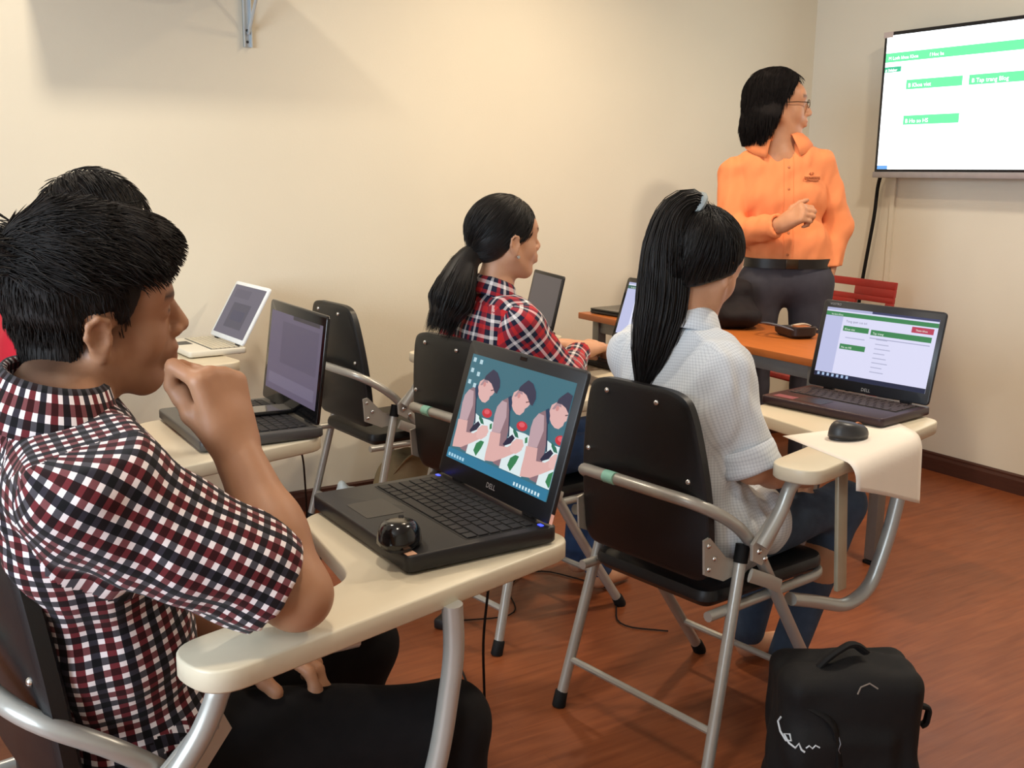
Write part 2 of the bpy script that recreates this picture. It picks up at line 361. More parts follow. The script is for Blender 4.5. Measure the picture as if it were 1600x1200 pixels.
chC = make_chair('black folding tablet chair under the girl in the pale shirt', (1.626, 1.722, 0), HEAD, GC)
chB = dup(chC, 'black folding tablet chair under the girl in red and navy plaid', (1.575, 2.49, 0), HEAD, GC)
chA = dup(chC, 'empty black folding tablet chair against the back wall', (1.585, 3.30, 0), HEAD*.6, GC)
chF = dup(chC, 'black folding tablet chair under the person in the red shirt', (.251, 2.308, 0), HEAD, GC)
chE = dup(chC, 'folding tablet chair carrying the white laptop by the back wall', (.40, 3.36, 0), HEAD*.4, GC)
chD = make_chair('black folding tablet chair under the man in the checked shirt', (.344, 1.481, 0), HEAD, GC, jdx=-.11, bar=False, jdy=-.035)
TABZ = .70
# ================================================================== laptops
KEYROWS = [14, 14, 14, 13, 12, 9]
def make_laptop(name, label, loc, rz, Wd, Dp, th, LH, tilt, matb, matl, matk, bez=(.014, .014, .022, .028), keys=True, glossy=False, pad=True, z=TABZ):
    """origin under the middle of the base, +x away from the user; returns thing, lid, rect(), text()"""
    L = thing(name, label, 'laptop', (loc[0], loc[1], z), rz)
    b = MB(); x0, x1 = -Dp/2, Dp/2
    b.prism(rrect(x0, -Wd/2, x1, Wd/2, .012, 4), .0035, th, .003); base = b.build('base', matb, L, ang=50)
    for sx in (-1, 1):
        for sy in (-1, 1): MB().lathe([(.006, 0), (.006, .005)], 8, Matrix.Translation((sx*Dp*.4, sy*Wd*.42, 0))).build('rubber_foot', M_RUB, base)
    kx0, kx1 = x0+Dp*.42, x1-Dp*.11
    kw = Wd*.88
    kb = MB().prism(rrect(kx0-.003, -kw/2-.003, kx1+.003, kw/2+.003, .004, 3), th-.0005, th+.0004).build('keyboard', pm('key_well', '#0b0b0c', .6), L, False)
    rows = 6; rp = (kx1-kx0)/rows; kmesh = {}; joined = MB()
    for r in range(rows):
        ws = [1.0]*15 if r > 0 else [1, 1, 1, 1, 4.6, 1, 1, 1, 1.1, 1.1, 1.2]
        if r == 0: ws = [1.2, 1, 1, 1.1, 5.2, 1.1, 1, 1, 1, 1]
        if r == 1: ws = [2.1]+[1]*10+[2.4]
        if r == 2: ws = [1.7]+[1]*11+[1.9]
        if r == 3: ws = [1.4]+[1]*12+[1.3]
        tot = sum(ws); yy = kw/2
        for w in ws:
            wy = kw*w/tot; cy = yy-wy/2; cx = kx0+rp*(r+.5); yy -= wy
            sz = (rp*.84 if r < 5 else rp*.62, wy-.0028, .0022)
            if keys:
                key = (round(sz[0], 4), round(sz[1], 4))
                if key not in kmesh:
                    o = MB().box((0, 0, 0), sz, bev=.0007, seg=1).build('key', matk, kb, False); kmesh[key] = o.data
                else: o = bpy.data.objects.new('key', kmesh[key]); COL.objects.link(o); o.parent = kb
                o.location = (cx, cy, th+.0014)
            else: joined.box((cx, cy, th+.0014), sz)
    if not keys: joined.build('keys', matk, kb, False)
    if pad:
        MB().prism(rrect(x0+Dp*.09, Wd*.02, x0+Dp*.34, Wd*.25, .003, 3), th-.0004, th+.0005).build('touchpad', pm('pad_'+matb.name, '#232224', .38), L, False)
    lid = bpy.data.objects.new('lid', None)
    bm = MB(); lt = .007
    Mx = Matrix(((0, 0, 1, 0), (1, 0, 0, 0), (0, 1, 0, 0), (0, 0, 0, 1)))    # outline (y,z) extruded in x
    bm.prism(rrect(-Wd/2, 0, Wd/2, LH, .010, 4), -lt, lt*.2, .0015, Mx)
    lid = bm.build('lid', matl, L, ang=50); lid.location = (x1-.012, 0, th+.003); lid.rotation_euler = (0, tilt, 0)
    MB().tube([(x1-.011, -Wd*.36, th+.003), (x1-.011, -Wd*.28, th+.003)], .006, 10).build('hinge', M_PLAST, L)
    MB().tube([(x1-.011, Wd*.28, th+.003), (x1-.011, Wd*.36, th+.003)], .006, 10).build('hinge', M_PLAST, L)
    l, r_, tp, bt = bez; Ws = Wd-l-r_; Hs = LH-tp-bt
    Y = lambda u: Wd/2-l-u*Ws
    Z = lambda v: LH-tp-v*Hs
    def poly(nm, pts, mat, lay):
        x = -lt-.0003-.00022*lay
        a = sum(pts[i-1][0]*pts[i][1]-pts[i][0]*pts[i-1][1] for i in range(len(pts)))
        if a < 0: pts = pts[::-1]
        return mobj(nm, [(x, Y(u), Z(v)) for u, v in pts], [tuple(range(len(pts)))], mat, lid, False)
    def rect(nm, u0, v0, u1, v1, mat, lay): return poly(nm, [(u0, v0), (u1, v0), (u1, v1), (u0, v1)], mat, lay)
    def text(s, u, v, size, mat, lay=3, align='LEFT'):
        M = Matrix.Translation((-lt-.0004-.00022*lay, Y(u), Z(v))) @ Matrix.Rotation(-PI/2, 4, 'Z') @ Matrix.Rotation(PI/2, 4, 'X')
        return text_obj('lettering', s, size, mat, lid, M, .00005, align)
    return L, lid, rect, text, poly
def ellipse(cu, cv, ru, rv, n=18, rot=0):
    o = []
    for k in range(n):
        a = 2*PI*k/n; x = ru*math.cos(a); y = rv*math.sin(a)
        o.append((cu+x*math.cos(rot)-y*math.sin(rot), cv+x*math.sin(rot)+y*math.cos(rot)))
    return o
# --- the near laptop with three repeated photographs as wallpaper
La, lidA, R_, T_, P_ = make_laptop('laptop', 'black laptop with a wallpaper of a man holding a rose, on the nearest tablet', (.767, 1.474), math.radians(1), .362, .270, .030, .253, math.radians(16.5), M_PLAST, M_PLAST, M_KEY, (.020, .020, .024, .032))
S = .95
R_('panel', 0, 0, 1, 1, em('#3c6f7e', S), 0)
def clip_poly(pts, u0, u1):
    def cl(ps, f, val):
        out = []
        for i in range(len(ps)):
            a, b = ps[i-1], ps[i]; fa, fb = f(a[0]), f(b[0])
            if fa != fb:
                t_ = (val-a[0])/(b[0]-a[0]); out.append((val, a[1]+t_*(b[1]-a[1])))
            if fb: out.append(b)
        return out
    ps = cl(pts, lambda x: x >= u0, u0); ps = cl(ps, lambda x: x <= u1, u1) if ps else ps
    return ps
WP = {
    'hair': [(0.532, 0.203), (0.538, 0.166), (0.562, 0.132), (0.598, 0.089), (0.648, 0.108), (0.689, 0.166), (0.703, 0.225), (0.688, 0.292), (0.663, 0.283), (0.639, 0.25), (0.614, 0.219), (0.572, 0.2)],
    'face': [(0.489, 0.289), (0.495, 0.23), (0.534, 0.193), (0.577, 0.195), (0.613, 0.215), (0.644, 0.248), (0.663, 0.283), (0.65, 0.312), (0.63, 0.334), (0.627, 0.364), (0.599, 0.402), (0.566, 0.404), (0.529, 0.379), (0.498, 0.334)],
    'strap': [(0.456, 0.285), (0.481, 0.263), (0.505, 0.32), (0.512, 0.391), (0.49, 0.384)],
    'cord': [(0.491, 0.384), (0.501, 0.381), (0.555, 0.611), (0.544, 0.615)],
    'shirt': [(0.454, 0.29), (0.494, 0.383), (0.528, 0.514), (0.535, 0.63), (0.536, 0.749), (0.533, 0.887), (0.471, 0.882), (0.45, 0.854), (0.486, 0.72), (0.464, 0.61), (0.382, 0.627), (0.377, 0.566), (0.369, 0.471), (0.374, 0.397), (0.406, 0.332)],
    'sleeve': [(0.382, 0.627), (0.377, 0.566), (0.369, 0.471), (0.374, 0.397), (0.406, 0.332), (0.455, 0.335), (0.483, 0.458), (0.464, 0.61)],
    'arm': [(0.371, 0.629), (0.47, 0.611), (0.485, 0.718), (0.56, 0.702), (0.618, 0.641), (0.656, 0.604), (0.696, 0.676), (0.625, 0.738), (0.554, 0.801), (0.469, 0.869), (0.381, 0.891), (0.376, 0.823), (0.376, 0.724)],
    'hand': [(0.589, 0.652), (0.624, 0.604), (0.68, 0.591), (0.703, 0.638), (0.686, 0.691), (0.648, 0.731), (0.597, 0.725)],
    'camera': [(0.514, 0.692), (0.537, 0.635), (0.578, 0.582), (0.608, 0.604), (0.583, 0.662), (0.53, 0.701)],
    'leaf1': [(0.572, 0.522), (0.62, 0.553), (0.64, 0.592), (0.608, 0.592), (0.578, 0.556)],
    'leaf2': [(0.612, 0.778), (0.65, 0.738), (0.686, 0.738), (0.672, 0.801), (0.639, 0.887), (0.602, 0.847)],
    'leaf3': [(0.696, 0.572), (0.715, 0.553), (0.725, 0.602), (0.706, 0.615)],
    'table': [(0.532, 0.522), (0.584, 0.542), (0.684, 0.536), (0.739, 0.545), (0.752, 0.666), (0.749, 0.897), (0.534, 0.899), (0.525, 0.813), (0.534, 0.702), (0.544, 0.615)],
}
def figure(du, clip0, clip1, lay0):
    def q(nm, pts, col, lay):
        ps = clip_poly([(x+du, y) for x, y in pts], clip0, clip1)
        if len(ps) > 2: P_(nm, ps, em(col, S), lay0+lay)
    q('wallpaper_table', WP['table'], '#dfeef0', .5)
    q('wallpaper_shirt', WP['shirt'], '#8d7078', 1); q('wallpaper_sleeve', WP['sleeve'], '#c0a3aa', 1.5)
    q('wallpaper_arm', WP['arm'], '#e0b1ac', 1.6); q('wallpaper_strap', WP['cord'], '#22304a', 2); q('wallpaper_camera', WP['camera'], '#1d2440', 2.2)
    q('wallpaper_face', WP['face'], '#e2b4b0', 2); q('wallpaper_hair', WP['hair'], '#35364e', 2.5); q('wallpaper_nape', [(.505, .262), (.534, .195), (.572, .2), (.578, .225), (.545, .225), (.525, .26)], '#a98a92', 2.4)
    q('wallpaper_ear', ellipse(.548, .243, .014, .024, 10), '#cf8f8c', 2.6); q('wallpaper_brow', [(.622, .275), (.650, .262), (.655, .268), (.628, .284)], '#6a4a4e', 2.6); q('wallpaper_strap', WP['strap'], '#1f3a5a', 2.7)
    for k in ('leaf1', 'leaf2', 'leaf3'): q('wallpaper_leaf', WP[k], '#2f7f52' if k != 'leaf1' else '#256e58', 2)
    q('wallpaper_hand', WP['hand'], '#e6bab5', 2.8); q('wallpaper_rose', ellipse(.643, .485, .050, .042, 16, -.2), '#c92f3d', 2.6); q('wallpaper_rose', ellipse(.640, .474, .028, .022, 12, -.2), '#e2606a', 2.8)
for k in range(3): figure((-.352, 0, .355)[k], 0, (.385, .745, 1)[k], k*3)
R_('wallpaper_taskbar', 0, .905, 1, 1, em('#2b7a9c', S), 10)
for u, v in ((.03, .03), (.10, .035), (.03, .13), (.10, .15), (.03, .24), (.09, .26)): R_('desktop_icon', u, v, u+.03, v+.04, em('#b9d6e0', S), 10)
for k in range(6): R_('taskbar_icon', .02+k*.03, .95, .04+k*.03, .98, em('#a9d3e6', S), 11)
for k in range(9): R_('tray_icon', .70+k*.028, .955, .715+k*.028, .985, em('#d5eef5', S), 11)
T_('DELL', .5, 1.105, .013, M_SILVER, 1, 'CENTER')
MB().box((-.0073, 0, .244), (.001, .02, .006)).build('webcam', M_GLOSS, lidA)
for (x, y) in ((.108, .165), (.112, -.165)): MB().box((x, y, .0308), (.006, .010, .001)).build('status_light', em('#3a48ff', 3), La, False)
for (x, y, c1) in ((-.124, -.138, '#d6d0c0'), (-.124, -.165, '#d8a98a')): MB().box((x, y, .0304), (.016, .022, .0008)).build('sticker', pm('sticker_'+c1, c1, .5), La, False)
MB().box((-.0074, -.186, .01), (.0008, .008, .016)).build('pink_sticker', pm('pink_sticker', '#d59a86', .5), lidA, False)
# --- laptop on the right-hand tablet: the web page
def webpage(R_, T_, col, s, dark='#3f8a56', bar=True):
    R_('panel', 0, 0, 1, 1, em(col, s), 0)
    R_('browser_tabs', 0, 0, 1, .035, em('#aeb2d6', s), 1); R_('browser_tabs', .42, 0, 1, .03, em('#3b3f63', s), 2)
    R_('green_bar', 0, .055, 1, .115, em(dark, s*.9), 1)
    R_('side_menu', 0, .115, .165, .93, em('#bcc0e4', s), 1)
    R_('green_bar', .185, .24, .42, .315, em(dark, s*.9), 2); R_('green_bar', .185, .50, .42, .575, em(dark, s*.9), 2)
    R_('green_bar', .44, .25, .965, .325, em(dark, s*.9), 2)
    R_('red_button', .785, .135, .97, .215, em('#b84058', s), 2)
    R_('taskbar', 0, .935, 1, 1, em('#1d2440', s), 3)
    for k in range(7): R_('taskbar_icon', .03+k*.045, .945, .052+k*.045, .985, em('#a8bfe0', s), 4)
    for k in range(8): R_('table_row', .50, .37+k*.065, .60+.02*(k % 3), .382+k*.065, em('#aeb0cc', s), 2)
    R_('table_row', .44, .36, .96, .372, em('#a6a8c6', s), 2); R_('table_row', .22, .40, .40, .412, em('#b0b2cf', s), 2)
    W2 = em('#e9f4ea', s)
    T_('Vu bien Khoa', .05, .105, .0065, W2, 4); T_('Tong quan cua toi', .20, .19, .0085, em('#777a94', s), 4)
    T_('Khoa viet', .20, .30, .008, W2, 4); T_('Ho so HS', .20, .56, .008, W2, 4); T_('Tap trang', .46, .31, .008, W2, 4); T_('Them khoa', .82, .192, .007, W2, 4)
M_DKGREY = pm('dark_grey_plastic', '#23252b', .36, 0, .5, .06)
M_PURP = pm('plum_aluminium', '#3a2a30', .35, .35, .5, .08)
Lf, lidF, R_, T_, P_ = make_laptop('laptop', 'dark laptop with a green and white web page, on the right-hand tablet', (2.098, 1.739), math.radians(8), .349, .228, .024, .236, math.radians(13.5), M_PURP, M_DKGREY, pm('plum_key', '#2a1d20', .5), (.014, .014, .020, .028))
webpage(R_, T_, '#dcdcf6', 1.0)
T_('DELL', .5, 1.115, .012, M_SILVER, 1, 'CENTER'); T_('VOSTRO', .02, -.035, .0085, M_SILVER, 1)
MB().box((-.08, .12, .0243), (.03, .06, .0006)).build('palm_sticker', pm('rose_sticker', '#8a4a52', .4), Lf, False)
# --- black laptop behind the man in the checked shirt
Lb, lidB, R_, T_, P_ = make_laptop('laptop', 'black laptop with a dim purple screen and a phone on its keyboard', (.700, 2.292), math.radians(0), .361, .274, .026, .245, math.radians(7.5), pm('grey_top_plastic', '#4c4a48', .4, .1), M_GLOSS, M_KEY, (.016, .016, .024, .030))
R_('panel', 0, 0, 1, 1, em('#6b6180', .62), 0); R_('window', .25, .10, .95, .62, em('#5d5474', .62), 1); R_('window', .05, .78, .95, .92, em('#7d7492', .62), 1); R_('title_strip', .45, .0, .95, .045, em('#2d2740', .5), 2)
# --- white netbook far left
M_NB = pm('white_plastic', '#dcd6c6', .4, 0, .5, .02)
Lc, lidC, R_, T_, P_ = make_laptop('laptop', 'small white laptop with a tilted purple-grey screen by the back wall', (.929, 3.396), math.radians(3.6), .295, .19, .022, .207, math.radians(30), M_NB, pm('white_lid', '#e8ecee', .35), pm('cream_key', '#cfc6b0', .5), (.014, .014, .012, .016), keys=False)
R_('panel', 0, 0, 1, 1, em('#77748a', .6), 0); R_('window', .22, .35, .78, .85, em('#56566f', .6), 1); R_('window', .10, .08, .60, .25, em('#6b6880', .6), 1); R_('window', .3, .5, .7, .7, em('#4c4f70', .6), 2)
# --- grey laptop on the empty chair's tablet
Ld, lidD, R_, T_, P_ = make_laptop('laptop', 'laptop with a blank grey screen beyond the plaid girl\'s face', (2.028, 3.226), math.radians(-13), .304, .229, .022, .203, math.radians(12.6), M_PLAST, M_PLAST, M_KEY, (.012, .012, .012, .016), keys=False)
R_('panel', 0, 0, 1, 1, em('#686266', .55), 0)
# --- laptop in front of the plaid girl
Le, lidE, R_, T_, P_ = make_laptop('laptop', 'black laptop with a bright page, between the plaid girl and the ponytail', (2.014, 2.569), math.radians(2), .347, .252, .024, .229, math.radians(18), M_PLAST, M_GLOSS, M_KEY, (.014, .014, .016, .026), keys=False)
webpage(R_, T_, '#e4e6fb', 1.0, '#3a6a60')
# ================================================================== mice, phone, paper
def make_mouse(label, loc, rz, m1, m2, z, accent=None):
    t = thing('computer_mouse', label, 'mouse', (loc[0], loc[1], z), rz)
    n, m = 16, 9; vs = []; 
    for i in range(m):
        a = i/(m-1)
        for k in range(n):
            th_ = 2*PI*k/n; r = math.cos(a*PI/2*.98)
            x = .052*math.cos(th_)*(.35+.65*r**.55) if False else .052*math.cos(th_)*(r**.45 if r > 0 else 0)
            y = .031*math.sin(th_)*(r**.45)*(1-.14*math.cos(th_))*(1-.10*math.cos(2*th_))
            zz = .006+.032*math.sin(a*PI/2)*(1-.30*(x/.052))
            vs.append((x, y, zz))
    fs = [(i*n+k, i*n+(k+1) % n, (i+1)*n+(k+1) % n, (i+1)*n+k) for i in range(m-1) for k in range(n)]
    fs += [tuple((m-1)*n+k for k in range(n)), tuple(range(n))[::-1]]
    MB().add(vs, fs).build('shell', m1, t, ang=180)
    MB().prism([(.050*math.cos(2*PI*k/20), .0285*math.sin(2*PI*k/20)) for k in range(20)], .0005, .008, .001).build('base_ring', m2, t)
    w = MB(); w.lathe([(.004, -.004), (.0095, -.0035), (.0095, .0035), (.004, .004)], 14, Matrix.Translation((.024, 0, .0265)) @ Matrix.Rotation(PI/2, 4, 'X')); w.build('scroll_wheel', accent or M_RUB, t)
    MB().box((.040, 0, .0225), (.022, .0012, .004), rot=roty(.5)).build('button_gap', M_RUB, t)
    return t
make_mouse('glossy black computer mouse resting on the near laptop', (.652, 1.352), math.radians(58), M_GLOSS, M_PLAST, .7302)
make_mouse('dark grey computer mouse on the white paper sheet', (1.868, 1.528), math.radians(-12), pm('grey_mouse', '#2c2c2e', .4), M_PLAST, .7012, pm('orange_wheel', '#b0683a', .5))
ph = thing('mobile_phone', 'dark mobile phone lying on the black laptop\'s keyboard', 'phone', (.765, 2.30, .7285), math.radians(-4))
MB().prism(rrect(-.068, -.036, .068, .036, .009), 0, .0095, .002).build('body', M_GLOSS, ph)
MB().prism(rrect(-.052, -.032, .055, .032, .002), .0095, .0099).build('glass', pm('phone_glass', '#5c5a56', .08, 0, .8, 0), ph, False)
MB().box((-.060, 0, .0098), (.006, .012, .0006)).build('home_button', M_PLAST, ph, False)
def paper():
    # sheet on the tablet arm whose near part bends down over the edge
    A = Vector((1.752, 1.618, 0)); B = Vector((2.105, 1.585, 0)); C_ = Vector((1.705, 1.395, 0)); D_ = Vector((2.055, 1.488, 0))
    nu, nv = 14, 30; vs = []; r = .036
    for j in range(nv+1):
        for i in range(nu+1):
            a = i/nu; T0 = A.lerp(B, a); Fo = C_.lerp(D_, a); dd = (Fo-T0); L0 = dd.length; dd = dd.normalized()
            hang = .020+.105*a; arc = r*PI/2*.94; s = (L0+arc+hang)*j/nv
            if s < L0: o, dz = s, 0
            elif s < L0+arc: q = (s-L0)/r; o = L0+r*math.sin(q); dz = -r*(1-math.cos(q))
            else: q = PI/2*.94; e = s-L0-arc; o = L0+r*math.sin(q)+e*math.cos(q); dz = -r*(1-math.cos(q))-e*math.sin(q)
            p = T0+dd*o; vs.append((p.x, p.y, .7008+dz+.0015*math.sin(a*5)*(1 if s > L0 else 0)))
    fs = [(j*(nu+1)+i, j*(nu+1)+i+1, (j+1)*(nu+1)+i+1, (j+1)*(nu+1)+i) for j in range(nv) for i in range(nu)]
    o = mobj('paper_sheet', vs, fs, pm('white_paper', '#efe6da', .8, 0, .2, .01), None, True)
    m = o.modifiers.new('thickness', 'SOLIDIFY'); m.thickness = .0006; m.offset = 1
    return tag(o, 'white paper sheet drooping over the tablet edge under the mouse', 'paper')
paper()
# ================================================================== teacher's table and what lies on it
tbx0, tbx1, tby0, tby1, tbz = 2.43, 2.86, 2.08, 3.37, .74
M_ORW = pm('orange_wood_laminate', '#b5652c', .36, 0, .5, .12, 5, stretch=(14, 1.2, 10))
M_TLEG = pm('grey_table_steel', '#7f7f7c', .4, .4, .5, .04)
tb = thing('desk_table', 'long orange wood table with grey steel legs in front of the teacher', 'table', ((tbx0+tbx1)/2, (tby0+tby1)/2, 0))
hx, hy = (tbx1-tbx0)/2, (tby1-tby0)/2
MB().box((0, 0, tbz-.0125), (2*hx, 2*hy, .025), bev=.003).build('tabletop', M_ORW, tb)
for sx in (-1, 1): MB().box((sx*(hx-.045), 0, tbz-.05), (.025, 2*hy-.14, .045), bev=.002).build('apron', M_TLEG, tb)
for sy in (-1, 1):
    MB().box((0, sy*(hy-.085), tbz-.05), (2*hx-.09, .03, .045), bev=.002).build('side_apron', M_TLEG, tb)
    for sx in (-1, 1):
        lg = MB().box((sx*(hx-.045), sy*(hy-.085), (tbz-.025)/2+.008), (.04, .04, tbz-.041), bev=.003).build('leg', M_TLEG, tb)
        MB().box((sx*(hx-.045), sy*(hy-.085), .006), (.044, .044, .012), bev=.002).build('foot', M_RUB, lg)
lp = thing('closed_laptop', 'flat closed black laptop at the far end of the wooden table', 'laptop', (2.585, 3.175, tbz), math.radians(6))
MB().prism(rrect(-.115, -.165, .115, .165, .012), .002, .014, .003).build('base', M_PLAST, lp); MB().prism(rrect(-.115, -.165, .115, .165, .012), .0145, .022, .002).build('lid', M_GLOSS, lp)
pc = thing('open_pouch', 'small dark open pouch with a loose strap on the wooden table', 'pouch', (2.735, 2.50, tbz), math.radians(75))
M_POUCH = pm('dark_brown_leather', '#221a18', .45, 0, .5, .15, 25, .2, 120)
o1 = smooth_outline([(-.075, -.045, .03), (.075, -.045, .035), (.08, .045, .035), (-.075, .05, .03)], 5)
n = len(o1); vs = []
for f, z in ((.78, 0), (1, .012), (1.02, .028), (.9, .03), (.8, .012), (.7, .008)):
    vs += [(x*f, y*f, z+(.012 if x < 0 and z > .02 else 0)) for x, y in o1]
fs = [(i*n+k, i*n+(k+1) % n, (i+1)*n+(k+1) % n, (i+1)*n+k) for i in range(5) for k in range(n)]+[tuple(range(n))[::-1], tuple(5*n+k for k in range(n))]
MB().add(vs, fs).build('pouch_body', M_POUCH, pc)
MB().tube(fillet([(-.06, .04, .03), (-.02, .10, .05), (.05, .11, .045), (.09, .05, .03)], .05), .007, 8, flat=.5).build('strap', pm('grey_strap', '#4a4c58', .5), pc)
MB().tube(fillet([(.05, -.02, .03), (.08, -.09, .032), (.10, -.15, .004)], .04), .008, 8, flat=.5).build('pale_tab', pm('pale_tab', '#b9a58f', .5), pc)
MB().box((-.04, 0, .034), (.05, .05, .016), bev=.004).build('buckle', pm('orange_insert', '#9a5a32', .5), pc)
# ================================================================== red plastic chair behind the table
M_RED = pm('red_plastic', '#b02a24', .35, 0, .5, .04)
rc = thing('plastic_chair', 'red plastic chair with a slotted back beside the right wall', 'chair', (3.52, 3.11, 0), math.radians(-4))
def slotted_back():
    """one moulding: solid bands around long hand slots"""
    bm = MB()
    def band(y0, y1, z0, z1): zc = (z0+z1)/2; bm.box((.205+.12*(zc-.44), (y0+y1)/2, zc), (.018, y1-y0, z1-z0), rot=roty(.12), bev=.004)
    band(-.21, .21, .812, .846); band(-.21, .015, .776, .814); band(.175, .21, .776, .814)
    band(-.21, .21, .752, .778); band(-.21, -.17, .728, .754); band(0, .21, .728, .754); band(-.21, .21, .66, .730)
    for s_ in (-1, 1): band(min(s_*.15, s_*.21), max(s_*.15, s_*.21), .44, .664)
    band(-.21, .21, .54, .60); band(-.21, .21, .44, .48)
    return bm
slotted_back().build('back_panel', M_RED, rc)
MB().prism(smooth_outline([(-.20, -.20, .05), (.21, -.20, .04), (.21, .20, .04), (-.20, .20, .05)], 5), .425, .45, .008).build('seat', M_RED, rc)
for sx in (-1, 1):
    for sy in (-1, 1): MB().tube([(sx*.22, sy*.21, 0), (sx*.175, sy*.175, .43)], [.018, .024], 10).build('leg', M_RED, rc)
# ================================================================== implicit surfaces for soft things
class SDF:
    def __init__(s, lo, hi, h):
        s.lo = np.array(lo, np.float64); s.h = h
        s.n = np.maximum(np.ceil((np.array(hi)-s.lo)/h).astype(int)+1, 4)
        s.d = np.full(tuple(s.n), .5, np.float32)
        s.ax = [(s.lo[i]+np.arange(s.n[i])*h).astype(np.float32) for i in range(3)]
    def win(s, lo, hi):
        a = np.clip(np.floor((np.array(lo)-s.lo)/s.h).astype(int), 0, s.n); b = np.clip(np.ceil((np.array(hi)-s.lo)/s.h).astype(int)+1, 0, s.n)
        if np.any(b <= a): return None
        w = tuple(slice(a[i], b[i]) for i in range(3))
        return w, s.ax[0][w[0]][:, None, None], s.ax[1][w[1]][None, :, None], s.ax[2][w[2]][None, None, :]
    def put(s, w, dn, k, op):
        a = s.d[w]
        if op == 'add':
            if k > 0: hh = np.maximum(k-np.abs(a-dn), 0)/k; s.d[w] = np.minimum(a, dn)-hh*hh*(k*.25)
            else: s.d[w] = np.minimum(a, dn)
        else:
            dn = -dn
            if k > 0: hh = np.maximum(k-np.abs(a-dn), 0)/k; s.d[w] = np.maximum(a, dn)+hh*hh*(k*.25)
            else: s.d[w] = np.maximum(a, dn)
    def cap(s, a, b, ra, rb=None, k=.02, sq=None, op='add', flat=False):
        """tapered capsule; sq = (direction, factor) squashes it along a direction"""
        rb = ra if rb is None else rb; a = np.array(a, float); b = np.array(b, float); R = max(ra, rb)+k+2*s.h+.004
        W = s.win(np.minimum(a, b)-R, np.maximum(a, b)+R)
        if W is None: return
        w, X, Y, Z = W; ab = b-a; L2 = max(float(ab@ab), 1e-12); f = np.float32
        t = np.clip(((X-f(a[0]))*f(ab[0])+(Y-f(a[1]))*f(ab[1])+(Z-f(a[2]))*f(ab[2]))/f(L2), 0, 1)
        dx = X-f(a[0])-t*f(ab[0]); dy = Y-f(a[1])-t*f(ab[1]); dz = Z-f(a[2])-t*f(ab[2])
        q = dx*dx+dy*dy+dz*dz
        if sq is not None:
            n = np.array(sq[0], float); n /= np.linalg.norm(n); p = dx*f(n[0])+dy*f(n[1])+dz*f(n[2]); q = q+p*p*f(sq[1]**2-1)
        o = np.sqrt(q)-(f(ra)+t*f(rb-ra))
        if flat: u_ = ab/math.sqrt(L2); o = np.maximum(o, (X-f(b[0]))*f(u_[0])+(Y-f(b[1]))*f(u_[1])+(Z-f(b[2]))*f(u_[2]))
        s.put(w, o, k, op)
    def ell(s, c, r, Rm=None, k=.02, op='add'):
        c = np.array(c, float); r = np.array(r, float); R = r.max()+k+2*s.h+.004
        W = s.win(c-R, c+R)
        if W is None: return
        w, X, Y, Z = W; f = np.float32; Rm = np.eye(3) if Rm is None else np.array(Rm)
        dx = X-f(c[0]); dy = Y-f(c[1]); dz = Z-f(c[2])
        l = [dx*f(Rm[0][i])+dy*f(Rm[1][i])+dz*f(Rm[2][i]) for i in range(3)]
        k0 = np.sqrt(sum((l[i]/f(r[i]))**2 for i in range(3))); k1 = np.sqrt(sum((l[i]/f(r[i]**2))**2 for i in range(3)))
        s.put(w, k0*(k0-1)/np.maximum(k1, 1e-4), k, op)
    def box(s, c, half, Rm=None, rad=.02, k=.02, op='add'):
        c = np.array(c, float); R = np.linalg.norm(half)+k+2*s.h; W = s.win(c-R, c+R)
        if W is None: return
        w, X, Y, Z = W; f = np.float32; Rm = np.eye(3) if Rm is None else np.array(Rm)
        dx = X-f(c[0]); dy = Y-f(c[1]); dz = Z-f(c[2]); q = []
        for i in range(3): q.append(np.abs(dx*f(Rm[0][i])+dy*f(Rm[1][i])+dz*f(Rm[2][i]))-f(half[i]-rad))
        o = np.sqrt(sum(np.maximum(x, 0)**2 for x in q))+np.minimum(np.maximum(np.maximum(q[0], q[1]), q[2]), 0)-f(rad)
        s.put(w, o, k, op)
    def half(s, p, n, k=.004):
        """keep only the side the normal points away from"""
        f = np.float32; n = np.array(n, float); n /= np.linalg.norm(n)
        X = s.ax[0][:, None, None]; Y = s.ax[1][None, :, None]; Z = s.ax[2][None, None, :]
        s.put((slice(None),)*3, -((X-f(p[0]))*f(n[0])+(Y-f(p[1]))*f(n[1])+(Z-f(p[2]))*f(n[2])), k, 'cut')
    def func(s, fn, k=.004):
        X = s.ax[0][:, None, None]; Y = s.ax[1][None, :, None]; Z = s.ax[2][None, None, :]
        s.put((slice(None),)*3, -fn(X, Y, Z), k, 'cut')
    def folds(s, amp, seed, scale=22, band=.03, stretch=(1, 1, .45)):
        """cloth folds: displace the surface by warped waves"""
        idx = np.nonzero(np.abs(s.d) < band)
        if len(idx[0]) == 0: return
        P = np.stack([s.ax[i][idx[i]] for i in range(3)], 1); rg = np.random.RandomState(seed); v = np.zeros(len(P), np.float32)
        st = np.array(stretch)
        for o in range(4):
            k1 = rg.normal(size=3)*st*scale*(1.5**o)*.6; k2 = rg.normal(size=3)*scale*.5
            v += (np.sin(P@k1+1.7*np.sin(P@k2+rg.rand()*6)+rg.rand()*6)/(1.35**o)).astype(np.float32)
        s.d[idx] += (amp*v/2.2).astype(np.float32)
